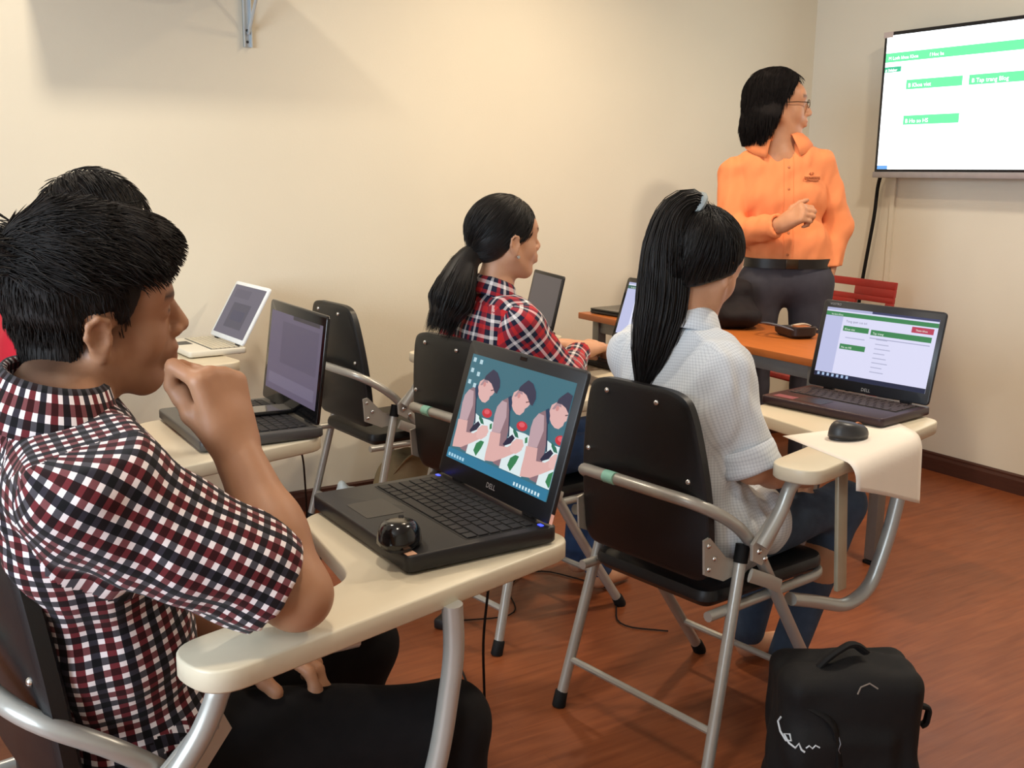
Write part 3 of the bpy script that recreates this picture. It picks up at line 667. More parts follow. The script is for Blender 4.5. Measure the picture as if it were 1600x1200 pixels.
    def mesh(s):
        d = s.d; ins = d < 0
        c = np.zeros(tuple(s.n-1), np.uint8)
        for i in (0, 1):
            for j in (0, 1):
                for k in (0, 1): c += ins[i:s.n[0]-1+i, j:s.n[1]-1+j, k:s.n[2]-1+k]
        act = (c > 0) & (c < 8); ci = np.argwhere(act)
        idm = np.full(tuple(s.n-1), -1, np.int32); idm[act] = np.arange(len(ci))
        V = np.zeros((len(ci), 3)); cnt = np.zeros(len(ci))
        corner = [(i, j, k) for i in (0, 1) for j in (0, 1) for k in (0, 1)]
        val = {q: d[ci[:, 0]+q[0], ci[:, 1]+q[1], ci[:, 2]+q[2]].astype(np.float64) for q in corner}
        for a in corner:
            for ax in range(3):
                if a[ax]: continue
                b = tuple(1 if i == ax else a[i] for i in range(3)); va, vb = val[a], val[b]; m = (va < 0) != (vb < 0)
                t = np.where(m, va/np.where(m, va-vb, 1), 0)
                for i in range(3): V[:, i] += np.where(m, a[i]+(t if i == ax else 0), 0)
                cnt += m
        V = (V/cnt[:, None]+ci)*s.h+s.lo; faces = []
        for ax in range(3):
            o1, o2 = (ax+1) % 3, (ax+2) % 3
            sl = [slice(None)]*3; sh = [slice(None)]*3; sl[ax] = slice(0, -1); sh[ax] = slice(1, None)
            A = ins[tuple(sl)]; B = ins[tuple(sh)]; e = np.argwhere(A != B)
            ok = (e[:, o1] > 0) & (e[:, o2] > 0) & (e[:, o1] < s.n[o1]-1) & (e[:, o2] < s.n[o2]-1); e = e[ok]
            def cell(da, db):
                q = e.copy(); q[:, o1] -= da; q[:, o2] -= db; return idm[q[:, 0], q[:, 1], q[:, 2]]
            Q = np.stack([cell(1, 1), cell(0, 1), cell(0, 0), cell(1, 0)], 1)
            fl = A[e[:, 0], e[:, 1], e[:, 2]]
            Q[~fl] = Q[~fl][:, ::-1]; faces.append(Q)
        Fq = np.concatenate(faces); Fq = Fq[(Fq >= 0).all(1)]
        return V, Fq
def nobj(name, V, Fq, mat, parent=None):
    me = bpy.data.meshes.new(name); nf = len(Fq)
    me.vertices.add(len(V)); me.vertices.foreach_set('co', V.astype(np.float32).ravel())
    me.loops.add(nf*4); me.loops.foreach_set('vertex_index', Fq.astype(np.int32).ravel())
    me.polygons.add(nf); me.polygons.foreach_set('loop_start', np.arange(0, nf*4, 4, dtype=np.int32))
    try: me.polygons.foreach_set('loop_total', np.full(nf, 4, np.int32))
    except Exception: pass
    me.update(calc_edges=True); me.validate()
    me.polygons.foreach_set('use_smooth', np.ones(len(me.polygons), bool)); me.materials.append(mat)
    o = bpy.data.objects.new(name, me); COL.objects.link(o)
    if parent: o.parent = parent
    return o
def sdf_obj(name, s, mat, parent=None, off=(0, 0, 0)):
    V, Fq = s.mesh(); return nobj(name, V-np.array(off), Fq, mat, parent)
# ------------------------------------------------------------------ bags
M_BPK = pm('black_nylon', '#0f0d0d', .75, 0, .3, .25, 14, .25, 500)
BP = np.array([1.610, 1.275, 0])
bp = thing('backpack', 'black backpack standing on the floor beside the right-hand chair', 'backpack', tuple(BP), 0)
s = SDF(BP+[-.26, -.26, -.01], BP+[.26, .26, .46], .006)
Rb = np.array(rotz(math.radians(-33)))        # local x runs along the picture, local y away
ex, ey = Rb[:, 0], Rb[:, 1]
s.box(BP+[0, 0, .165], (.140, .085, .165), Rb, .035, .02)
s.cap(BP+ex*.0+[0, 0, .29], BP+ex*.09+[0, 0, .275], .055, .045, .03, (ey, .9))
s.cap(BP-ex*.075-ey*.03+[0, 0, .23], BP-ex*.105-ey*.03+[0, 0, .08], .055, .065, .03)
s.box(BP-ey*.075-ex*.02+[0, 0, .12], (.105, .03, .10), Rb, .025, .02)
s.folds(.008, 5, 34)
s.half(BP+[0, 0, .002], (0, 0, -1))
sdf_obj('bag_body', s, M_BPK, bp, BP)
def bl(x, y, z): return tuple(ex*x+ey*y+np.array([0, 0, z]))
MB().tube(fillet([bl(-.085, -.02, .29), bl(-.055, -.03, .345), bl(.0, -.02, .378), bl(.03, -.01, .352)], .03), .012, 8, flat=.6).build('top_handle', M_BPK, bp)
MB().tube(fillet([bl(-.10, -.075, .27), bl(-.05, -.096, .25), bl(-.03, -.10, .15), bl(-.06, -.112, .02)], .04), .014, 8, flat=.45).build('shoulder_strap', M_BPK, bp)
MB().tube(fillet([bl(.135, -.02, .245), bl(.165, -.02, .240), bl(.160, -.02, .205), bl(.150, -.02, .20)], .012), .010, 8, flat=.6).build('side_loop', M_BPK, bp)
M_MARK = pm('white_stitching', '#c9ced2', .6, 0, .3, 0)
bagb = [o for o in bp.children if o.name.startswith('bag_body')][0]; bpy.context.view_layer.update()
def decal(name, pts, r, mat, parent):
    """thread laid on the front of the bag"""
    out = []
    for x, z in pts:
        ok, loc, n_, _ = bagb.ray_cast(Vector(bl(x, -.5, z)), Vector(tuple(ey)))
        if ok: out.append(tuple(Vector(loc)+n_*.001))
    if len(out) > 1: MB().tube(out, r, 6).build(name, mat, parent)
decal('white_scribble', [(-.142, .235), (-.145, .222), (-.143, .208), (-.136, .199), (-.128, .204), (-.130, .213), (-.138, .209), (-.132, .198), (-.122, .194), (-.116, .204), (-.112, .194), (-.106, .190)], .0022, M_MARK, bp)
decal('white_scribble', [(-.104, .198), (-.098, .203), (-.092, .198), (-.086, .204), (-.078, .200)], .0016, M_MARK, bp)
decal('zip_pull', [(-.040, .218), (-.037, .206), (-.041, .194), (-.037, .186)], .0014, pm('dull_zip', '#6f6f72', .4, .7), bp)
decal('lace_end', [(-.005, .300), (.002, .312), (.02, .318), (.035, .310)], .0016, pm('grey_lace', '#7b6f66', .6), bp)
# khaki bag and white plastic bag under the empty chair
M_KH = pm('khaki_canvas', '#9c8662', .85, 0, .2, .15, 18, .3, 300)
KB = np.array([1.70, 3.38, 0])
kb = thing('canvas_bag', 'slumped khaki canvas bag on the floor under the empty chair', 'bag', tuple(KB))
s = SDF(KB+[-.22, -.17, -.01], KB+[.24, .17, .34], .008)
s.ell(KB+[0, 0, .12], (.16, .11, .15), None, .03); s.ell(KB+[-.07, -.02, .17], (.075, .08, .11), None, .04); s.ell(KB+[.08, 0, .09], (.10, .10, .10), None, .03)
s.folds(.010, 8, 34); s.half(KB+[0, 0, .003], (0, 0, -1))
sdf_obj('bag_body', s, M_KH, kb, KB)
MB().tube(fillet([(-.13, -.05, .18), (-.07, -.10, .28), (.02, -.08, .27), (.07, -.05, .20)], .06), .012, 8, flat=.4).build('strap', M_KH, kb)
MB().tube(fillet([(.03, -.10, .23), (.05, -.125, .14), (.04, -.125, .04)], .03), .012, 8, flat=.4).build('pale_strap', pm('pale_strap', '#c9cfc6', .6), kb)
PB = np.array([1.43, 3.38, 0]); s = SDF(PB+[-.12, -.12, -.01], PB+[.12, .12, .24], .007)
s.ell(PB+[0, 0, .07], (.075, .07, .085), None, .03); s.cap(PB+[-.02, 0, .12], PB+[-.03, 0, .17], .03, .012, .03); s.folds(.011, 3, 45); s.half(PB+[0, 0, .003], (0, 0, -1))
o = sdf_obj('plastic_bag', s, pm('translucent_white_plastic', '#c6d3d6', .3, 0, .5, .05), None); tag(o, 'crumpled white plastic bag beside the khaki bag', 'bag')
# dark bag on the teacher's table
DB = np.array([2.70, 2.81, .74]); s = SDF(DB+[-.15, -.2, -.01], DB+[.15, .2, .26], .007)
s.box(DB+[0, .04, .085], (.085, .11, .085), None, .04, .03); s.ell(DB+[0, -.05, .045], (.09, .10, .05), None, .04); s.ell(DB+[0, .05, .13], (.06, .08, .07), None, .04); s.folds(.007, 12, 32); s.half(DB+[0, 0, .002], (0, 0, -1))
o = sdf_obj('shoulder_bag', s, pm('dark_maroon_cloth', '#1b1417', .8, 0, .3, .2, 20), None); tag(o, 'dark soft bag slumped on the wooden table beside the teacher', 'bag')
# ------------------------------------------------------------------ cables on and above the floor
def cable(name, label, pts, r=.0028, mat=M_RUB, fr=.05): return tag(MB().tube(fillet(pts, fr, 5), r, 7).build(name, mat), label, 'cable')
cable('power_cable', 'thin black cable hanging in front of the nearest tablet', [(.96, 1.58, .715), (.99, 1.64, .70), (1.003, 1.66, .55), (1.0, 1.69, .35), (1.015, 1.70, .12), (1.03, 1.74, .004), (1.15, 1.95, .004), (1.30, 2.38, .004)])
cable('power_cable', 'thin black cable hanging behind the second tablet down the back wall', [(.86, 2.40, .72), (.93, 2.52, .70), (.96, 2.62, .55), (1.02, 2.74, .48), (1.06, 2.83, .30), (1.08, 2.9, .05), (1.15, 3.0, .004), (1.3, 3.3, .004)])
cable('power_cable', 'loose black cable looping over the floor under the plaid girl\'s chair', [(1.38, 2.46, .006), (1.55, 2.40, .004), (1.63, 2.62, .004), (1.80, 2.70, .004), (1.92, 2.42, .004), (1.75, 2.20, .004), (1.86, 2.10, .004)], .0022, M_RUB, .1)
ad = thing('power_adapter', 'small black power adapter on the floor under the plaid girl\'s chair', 'adapter', (1.345, 2.47, 0), .6)
MB().box((0, 0, .016), (.10, .045, .03), bev=.006).build('case', M_PLAST, ad); MB().box((.01, 0, .0313), (.04, .025, .0008)).build('rating_label', pm('grey_label', '#8b8d90', .5), ad, False)
# ================================================================== people
A3 = lambda *v: np.array(v, float)
def unit(v): v = np.array(v, float); return v/np.linalg.norm(v)
def head_rot(yaw, pitch, roll=0):
    return np.array(rotz(math.radians(yaw)) @ roty(math.radians(pitch)) @ rotx(math.radians(roll)))
def skin_mat(name, base, warm):
    m = bpy.data.materials.new(name); m.use_nodes = True; nt = m.node_tree; N = nt.nodes; L = nt.links; b = N['Principled BSDF']
    at = N.new('ShaderNodeAttribute'); at.attribute_name = 'tint'
    tc = N.new('ShaderNodeTexCoord'); n = N.new('ShaderNodeTexNoise'); n.inputs['Scale'].default_value = 28; n.inputs['Detail'].default_value = 4; L.new(tc.outputs['Object'], n.inputs[0])
    mx = N.new('ShaderNodeMix'); mx.data_type = 'RGBA'; mx.inputs[6].default_value = (*lin(base), 1); mx.inputs[7].default_value = (*lin(warm), 1); L.new(n.outputs[0], mx.inputs[0])
    mu = N.new('ShaderNodeMix'); mu.data_type = 'RGBA'; mu.blend_type = 'MULTIPLY'; mu.inputs[0].default_value = 1; L.new(mx.outputs[2], mu.inputs[6]); L.new(at.outputs['Color'], mu.inputs[7])
    L.new(mu.outputs[2], b.inputs['Base Color']); b.inputs['Roughness'].default_value = .5; b.inputs['Specular IOR Level'].default_value = .4
    b.inputs['Subsurface Weight'].default_value = .12; b.inputs['Subsurface Radius'].default_value = (.01, .004, .002); b.inputs['Subsurface Scale'].default_value = .4
    n2 = N.new('ShaderNodeTexNoise'); n2.inputs['Scale'].default_value = 420; L.new(tc.outputs['Object'], n2.inputs[0])
    bp_ = N.new('ShaderNodeBump'); bp_.inputs['Strength'].default_value = .08; bp_.inputs['Distance'].default_value = .001; L.new(n2.outputs[0], bp_.inputs['Height']); L.new(bp_.outputs[0], b.inputs['Normal'])
    return m
M_HAIR = pm('black_hair', '#120e0d', .5, 0, .4, .25, 60)
M_HAIRB = pm('brown_black_hair', '#16100d', .62, 0, .3, .35, 40)
M_EYE = pm('eye_white', '#d9d3cc', .2, 0, .5, 0); M_IRIS = pm('dark_iris', '#1a0f0a', .15, 0, .6, 0)
def add_head(s, c, R, sc=1.0, fem=0.0, k=.02, mouth_open=0):
    """head in its own frame: x forward, y left, z up, origin at eye level in the middle of the skull"""
    P = lambda x, y, z: c+R@(A3(x, y, z)*sc)
    s.ell(P(-.012, 0, .030), A3(.096, .075, .086)*sc, R, .02)
    s.ell(P(.030, 0, -.030), A3(.060, .058, .082)*sc, R, .025)
    for q in (-1, 1):
        s.cap(P(-.002, q*.054, -.045), P(.052, q*.020, -.100), .020*sc, .018*sc, .022)
        s.ell(P(.052, q*.034, -.030), A3(.026, .026, .030)*sc, R, .018)
        s.ell(P(.060, q*.024, .030), A3(.030, .035, .035)*sc, R, .02)
    s.cap(P(.064, -.008, -.099), P(.064, .008, -.099), .018*sc, .018*sc, .018)
    s.cap(P(.080, -.034, .020), P(.080, .034, .020), .0105*sc, .0105*sc, .012)
    for q in (-1, 1):
        s.ell(P(.094, q*.033, .001), A3(.014, .017, .011)*sc, R, .012, 'cut')
        s.ell(P(.074, q*.033, .002), A3(.0135, .0155, .0125)*sc, R, .006)
    s.cap(P(.086, 0, .012), P(.106, 0, -.030), .0075*sc, (.0120-.001*fem)*sc, .010)
    for q in (-1, 1): s.ell(P(.097, q*.0125, -.035), A3(.010, .008, .008)*sc, R, .006)
    s.ell(P(.082, 0, -.060), A3(.017, .026, .022)*sc, R, .014)
    s.cap(P(.0955, -.015, -.058), P(.0955, .015, -.058), .0058*sc, .0058*sc, .006)
    s.cap(P(.0935, -.014, -.0715), P(.0935, .014, -.0715), .0068*sc, .0068*sc, .006)
    s.cap(P(.102, -.022, -.0648), P(.102, .022, -.0648), .0022*sc+mouth_open, .0022*sc+mouth_open, .003, op='cut')
    for q in (-1, 1):      # ears: plate, rim, hollow, lobe
        n = R@unit(A3(-.25, q, 0))
        s.ell(P(-.006, q*.076, -.014), A3(.0155, .0075, .027)*sc, R@np.array(rotz(q*.30)), .008)
        pts = [(.006, .072, -.002), (.004, .079, .010), (-.008, .083, .015), (-.019, .083, .006), (-.021, .082, -.010), (-.013, .078, -.028), (-.002, .074, -.037)]
        for a, b in zip(pts, pts[1:]): s.cap(P(a[0], q*a[1], a[2]), P(b[0], q*b[1], b[2]), .0042*sc, .0042*sc, .003)
        s.ell(P(-.003, q*.0765, -.037), A3(.0075, .0055, .009)*sc, R, .005)
        s.ell(P(-.005, q*.087, -.010), A3(.0085, .009, .016)*sc, R@np.array(rotz(q*.30)), .004, 'cut')
    return P
def add_hand(s, w, d, n, right, curl=(20, 25, 15), sc=1.0, spread=0.0, thumb=None, per=None):
    """w wrist, d along the palm, n out of the palm; curl in degrees per joint"""
    d = unit(d); n = np.array(n, float); n = unit(n-d*(n@d)); t = np.cross(d, n) if right else np.cross(n, d)
    off = (.029, .010, -.010, -.028); ml = (.088, .091, .086, .077)
    ph = ((.043, .025, .020), (.047, .029, .021), (.043, .027, .020), (.034, .020, .018))
    for i in range(4):
        K = w+d*ml[i]*sc+t*off[i]*sc
        s.cap(w+t*off[i]*.62*sc+d*.008*sc, K, .0150*sc, .0128*sc, .014)
        p = K; a = 0; cu = per[i] if per else curl; r = (.0102, .0092, .0084, .0074) if i < 3 else (.0090, .0082, .0074, .0066)
        dd = unit(d+t*spread*(1.5-i)*.12)
        for j in range(3):
            a += math.radians(cu[j]); q = p+(dd*math.cos(a)+n*math.sin(a))*ph[i][j]*sc
            s.cap(p, q, r[j]*sc, r[j+1]*sc, .0045); p = q
    b = w+d*.022*sc+t*.024*sc+n*.004*sc
    T = thumb or [(.55, .75, .30, .042), (.85, .35, .35, .031), (.9, .1, .35, .025)]
    p = b; rr = (.0155, .0120, .0108, .0090)
    for j, (x, y, z, l) in enumerate(T):
        q = p+unit(d*x+t*y+n*z)*l*sc; s.cap(p, q, rr[j]*sc, rr[j+1]*sc, .007 if j else .014); p = q
    s.cap(w-d*.012*sc, w+d*.03*sc, .024*sc, .027*sc, .02, (n, 1.45))
def paint(o, c, R, sc, fn):
    """per-vertex tint of the skin, from head coordinates"""
    me = o.data; V = np.empty(len(me.vertices)*3, np.float32); me.vertices.foreach_get('co', V); V = V.reshape(-1, 3)
    l = ((V-c)@R)/sc; col = np.ones((len(V), 4), np.float32); fn(l, col)
    at = me.color_attributes.new('tint', 'FLOAT_COLOR', 'POINT'); at.data.foreach_set('color', col.ravel())
def face_tint(lip=(.85, .55, .55), hairline=None):
    def fn(l, col):
        m = np.exp(-((l[:, 0]-.098)/.012)**2-((l[:, 2]+.065)/.009)**2-(l[:, 1]/.02)**2)
        for i in range(3): col[:, i] *= 1-m*(1-lip[i])
        near = (np.abs(l[:, 1]) < .1) & (np.abs(l[:, 0]) < .13) & (np.abs(l[:, 2]) < .14)
        br = near*np.exp(-((l[:, 2]-.026)/.0045)**2)*(np.abs(np.abs(l[:, 1])-.034) < .020)*(l[:, 0] > .06)
        ln = near*np.exp(-((l[:, 2]-.004)/.0022)**2)*(np.abs(np.abs(l[:, 1])-.033) < .013)*(l[:, 0] > .078)
        for i in range(3): col[:, i] *= (1-.82*br)*(1-.75*ln)
        if hairline is not None:
            hm = hairline(l)*near
            for i in range(3): col[:, i] *= 1-hm*(.86, .87, .87)[i]
    return fn
def add_eyes(parent, c, R, sc):
    for q in (-1, 1):
        e = MB(); p = c+R@(A3(.0735, q*.033, .0005)*sc); M = Matrix.Translation(p) @ Matrix(R.tolist()).to_4x4() @ Matrix.Rotation(PI/2, 4, 'Y')
        e.lathe([(.0122*sc*math.sin(a), .0122*sc*math.cos(a)) for a in np.linspace(.05, 1.5, 7)][::-1], 14, M)
        ob = e.build('eye', M_EYE, parent)
        i_ = MB().lathe([(.0055*sc, .0108*sc), (.004*sc, .0121*sc), (.001*sc, .0124*sc)], 12, M); i_.build('iris', M_IRIS, ob)
def strands(name, roots, flow, length, r, mat, parent, segs=6, keep=None, seed=1, jit=.15):
    """hair locks: thin three-sided tubes that follow a flow field"""
    rg = np.random.RandomState(seed); n = len(roots); p = roots.astype(np.float64).copy(); pts = [p.copy()]
    Ls = length*(.6+.6*rg.rand(n)) if np.isscalar(length) else length
    J = rg.normal(size=(n, 3))*jit
    for k in range(segs):
        d = flow(p, k/segs)+J*(.4+.6*k/segs); d /= np.linalg.norm(d, axis=1)[:, None]+1e-9
        p = p+d*(Ls/segs)[:, None]
        if keep is not None: p = keep(p, k/segs)
        pts.append(p.copy())
    Pn = np.stack(pts, 1); m = segs+1
    T = np.gradient(Pn, axis=1); T /= np.linalg.norm(T, axis=2)[..., None]+1e-9
    ref = rg.normal(size=(n, 1, 3)); N1 = np.cross(T, ref); N1 /= np.linalg.norm(N1, axis=2)[..., None]+1e-9; N2 = np.cross(T, N1)
    w = r*np.array([.7]+[1]*(m-3)+[.7, .12])[None, :, None]
    ring = np.stack([Pn+w*(N1*math.cos(a)+N2*math.sin(a)) for a in (0, 2*PI/3, 4*PI/3)], 2)
    V = ring.reshape(-1, 3); idx = np.arange(n*m*3).reshape(n, m, 3); q = []
    for a in range(3): b = (a+1) % 3; q.append(np.stack([idx[:, :-1, a], idx[:, :-1, b], idx[:, 1:, b], idx[:, 1:, a]], -1).reshape(-1, 4))
    o = nobj(name, V, np.concatenate(q), mat, parent); o['kind'] = 'stuff'; return o
def cloth_uv(o, parts):
    """woven-pattern coordinates: along and around the nearest limb or trunk axis"""
    me = o.data; nv = len(me.vertices); V = np.empty(nv*3, np.float32); me.vertices.foreach_get('co', V); V = V.reshape(-1, 3).astype(float)
    nl = len(me.loops); li = np.empty(nl, np.int32); me.loops.foreach_get('vertex_index', li)
    Cn = np.empty(len(me.polygons)*3, np.float32); me.polygons.foreach_get('center', Cn); Cn = Cn.reshape(-1, 3).astype(float)
    tot = np.empty(len(me.polygons), np.int32); me.polygons.foreach_get('loop_total', tot); pi = np.repeat(np.arange(len(tot)), tot)
    D = []
    for a, b, ref, rr, R0 in parts:
        ab = b-a; t = np.clip(((Cn-a)@ab)/(ab@ab), 0, 1); D.append(np.linalg.norm(Cn-a-t[:, None]*ab, axis=1)-rr)
    lab = np.argmin(np.stack(D), 0); uv = np.zeros((nl, 2))
    Nn = np.empty(len(tot)*3, np.float32); me.polygons.foreach_get('normal', Nn); Nn = Nn.reshape(-1, 3)
    for i, (a, b, ref, rr, R0) in enumerate(parts):
        ax = unit(b-a); e1 = unit(ref-ax*(ref@ax)); e2 = np.cross(ax, e1); m = lab[pi] == i
        if not m.any(): continue
        q = V[li[m]]-a; ang = np.arctan2(q@e2, q@e1); qc = Cn[pi[m]]-a; ac = np.arctan2(qc@e2, qc@e1)
        dd = ang-ac; ang = np.where(dd > PI, ang-2*PI, np.where(dd < -PI, ang+2*PI, ang))
        uv[m, 0] = ang*R0; uv[m, 1] = q@ax+i*.0137
        if i == 0:      # yoke across the shoulders: flat cloth
            y_ = (Nn@ax > .55)[pi[m]]; k_ = np.nonzero(m)[0][y_]; uv[k_, 0] = q[y_]@e2; uv[k_, 1] = q[y_]@e1
    u = me.uv_layers.new(name='weave'); u.data.foreach_set('uv', uv.astype(np.float32).ravel())
def nm(N, L, op, a, b=None):
    n = N.new('ShaderNodeMath'); n.operation = op
    for i, x in enumerate((a, b)):
        if x is None: continue
        if isinstance(x, (int, float)): n.inputs[i].default_value = x
        else: L.new(x, n.inputs[i])
    return n.outputs[0]
def weave_mat(name, kind):
    m = bpy.data.materials.new(name); m.use_nodes = True; nt = m.node_tree; N = nt.nodes; L = nt.links; b = N['Principled BSDF']
    uv = N.new('ShaderNodeUVMap'); uv.uv_map = 'weave'; sp = N.new('ShaderNodeSeparateXYZ'); L.new(uv.outputs[0], sp.inputs[0])
    cols = []
    for ax in (0, 1):
        x = sp.outputs[ax]; r = N.new('ShaderNodeValToRGB'); cr = r.color_ramp; cr.interpolation = 'CONSTANT'
        if kind == 'gingham': per = .0315; st = [(0, '#f4eeee'), (.21, '#6d272d'), (.5, '#f4eeee'), (.71, '#2f2c36')]
        elif kind == 'plaid': per = .100; st = [(0, '#c42a2e'), (.22, '#191c33'), (.36, '#e6e1e2'), (.45, '#191c33'), (.60, '#b8282c'), (.70, '#23253f'), (.80, '#ece6e6'), (.88, '#20223a')]
        else: per = .0062; st = [(0, '#dde2e7'), (.62, '#c3c9d0')]
        L.new(nm(N, L, 'FRACT', nm(N, L, 'DIVIDE', x, per)), r.inputs[0])
        while len(cr.elements) < len(st): cr.elements.new(1)
        for e, (p, c) in zip(cr.elements, st): e.position = p; e.color = (*lin(c), 1)
        cols.append(r.outputs[0])
    mx = N.new('ShaderNodeMix'); mx.data_type = 'RGBA'
    if kind == 'gingham': mx.blend_type = 'MULTIPLY'; mx.inputs[0].default_value = .96
    else: mx.blend_type = 'MIX'; mx.inputs[0].default_value = .5
    L.new(cols[0], mx.inputs[6]); L.new(cols[1], mx.inputs[7])
    L.new(mx.outputs[2], b.inputs['Base Color']); b.inputs['Roughness'].default_value = .85; b.inputs['Specular IOR Level'].default_value = .2
    b.inputs['Sheen Weight'].default_value = .1
    return m
def collar(name, c, up, fwd, r0, mat, parent, h=.036, fall=.045, gap=25, flare=.030, sq=.86):
    """turned-down shirt collar: stand, fold and falling leaf with points at the front"""
    up = unit(up); fwd = unit(fwd-up*(fwd@up)); lf = np.cross(up, fwd); vs = []; n = 40; prof = 7
    for i in range(n+1):
        a = math.radians(gap+(360-2*gap)*i/n); rad = fwd*math.cos(a)*sq+lf*math.sin(a)
        front = max(0, math.cos(a)); f2 = fall*(1+.45*front**2); back = (1-math.cos(a))/2
        hh = h*(.55+.45*back)
        for (dr, dz) in ((0, -.010), (-.001, hh*.5), (-.002, hh), (.004, hh+.004), (.011, hh*.9), (flare*.7, hh-f2*.55), (flare, hh-f2)):
            vs.append(c+rad*(r0+dr)+up*dz-up*.02*front*0)
    fs = [(i*prof+k, (i+1)*prof+k, (i+1)*prof+k+1, i*prof+k+1) for i in range(n) for k in range(prof-1)]
    o = mobj(name, vs, fs, mat, parent, True); m = o.modifiers.new('cloth', 'SOLIDIFY'); m.thickness = .0022; m.offset = 0
    u = o.data.uv_layers.new(name='weave')
    for p in o.data.polygons:
        for li_ in p.loop_indices:
            vi = o.data.loops[li_].vertex_index; u.data[li_].uv = (vi//prof*(2*PI*r0/n)*1.15, (-.010, 0, .018, .024, .032, .052, .074)[vi % prof])
    return o
def chaikin(P, it=3):
    P = np.array(P, float)
    for _ in range(it): P = np.concatenate([P[:1], np.stack([P[:-1]*.75+P[1:]*.25, P[:-1]*.25+P[1:]*.75], 1).reshape(-1, 3), P[-1:]])
    return P
def limb(s, a, b, ra, rb, k=.02, bulge=0, at=.35):
    s.cap(a, b, ra, rb, k)
    if bulge: m = a+(b-a)*at; s.cap(a+(b-a)*(at-.12), a+(b-a)*(at+.18), ra+bulge, ra+bulge*.7, k)
def add_torso(s, J, S, Fw, g=0.0, fem=0.0, tw=1.0):
    """trunk, from hips to neck; g inflates it for cloth"""
    w = (1-.12*fem)*tw
    s.cap(J['pel']-S*.085*w, J['pel']+S*.085*w, .105*w+g, None, .05, (Fw, 1.05))
    mw = .012*(1-fem); s.cap(J['wai']-S*(.060+mw)*w, J['wai']+S*(.060+mw)*w, (.098+mw*.6)*w+g, None, .06, (Fw, 1.1))
    s.cap(J['che']-S*.080*w, J['che']+S*.080*w, .105*w+g, None, .06, (Fw, 1.08))
    s.cap((J['che']+J['nek'])/2-S*.095*w, (J['che']+J['nek'])/2+S*.095*w, .082*w+g, None, .05, (Fw, 1.05))
    for k_ in ('shL', 'shR'): s.cap(J['nek']-(J['nek']-J['che'])*.12, J[k_], .050*w+g, .058*w+g, .035)
    if fem: 
        for q in (-1, 1): s.ell(J['che']+Fw*.075+S*q*.06-A3(0, 0, .01), A3(.055, .055, .055)+g, None, .04)
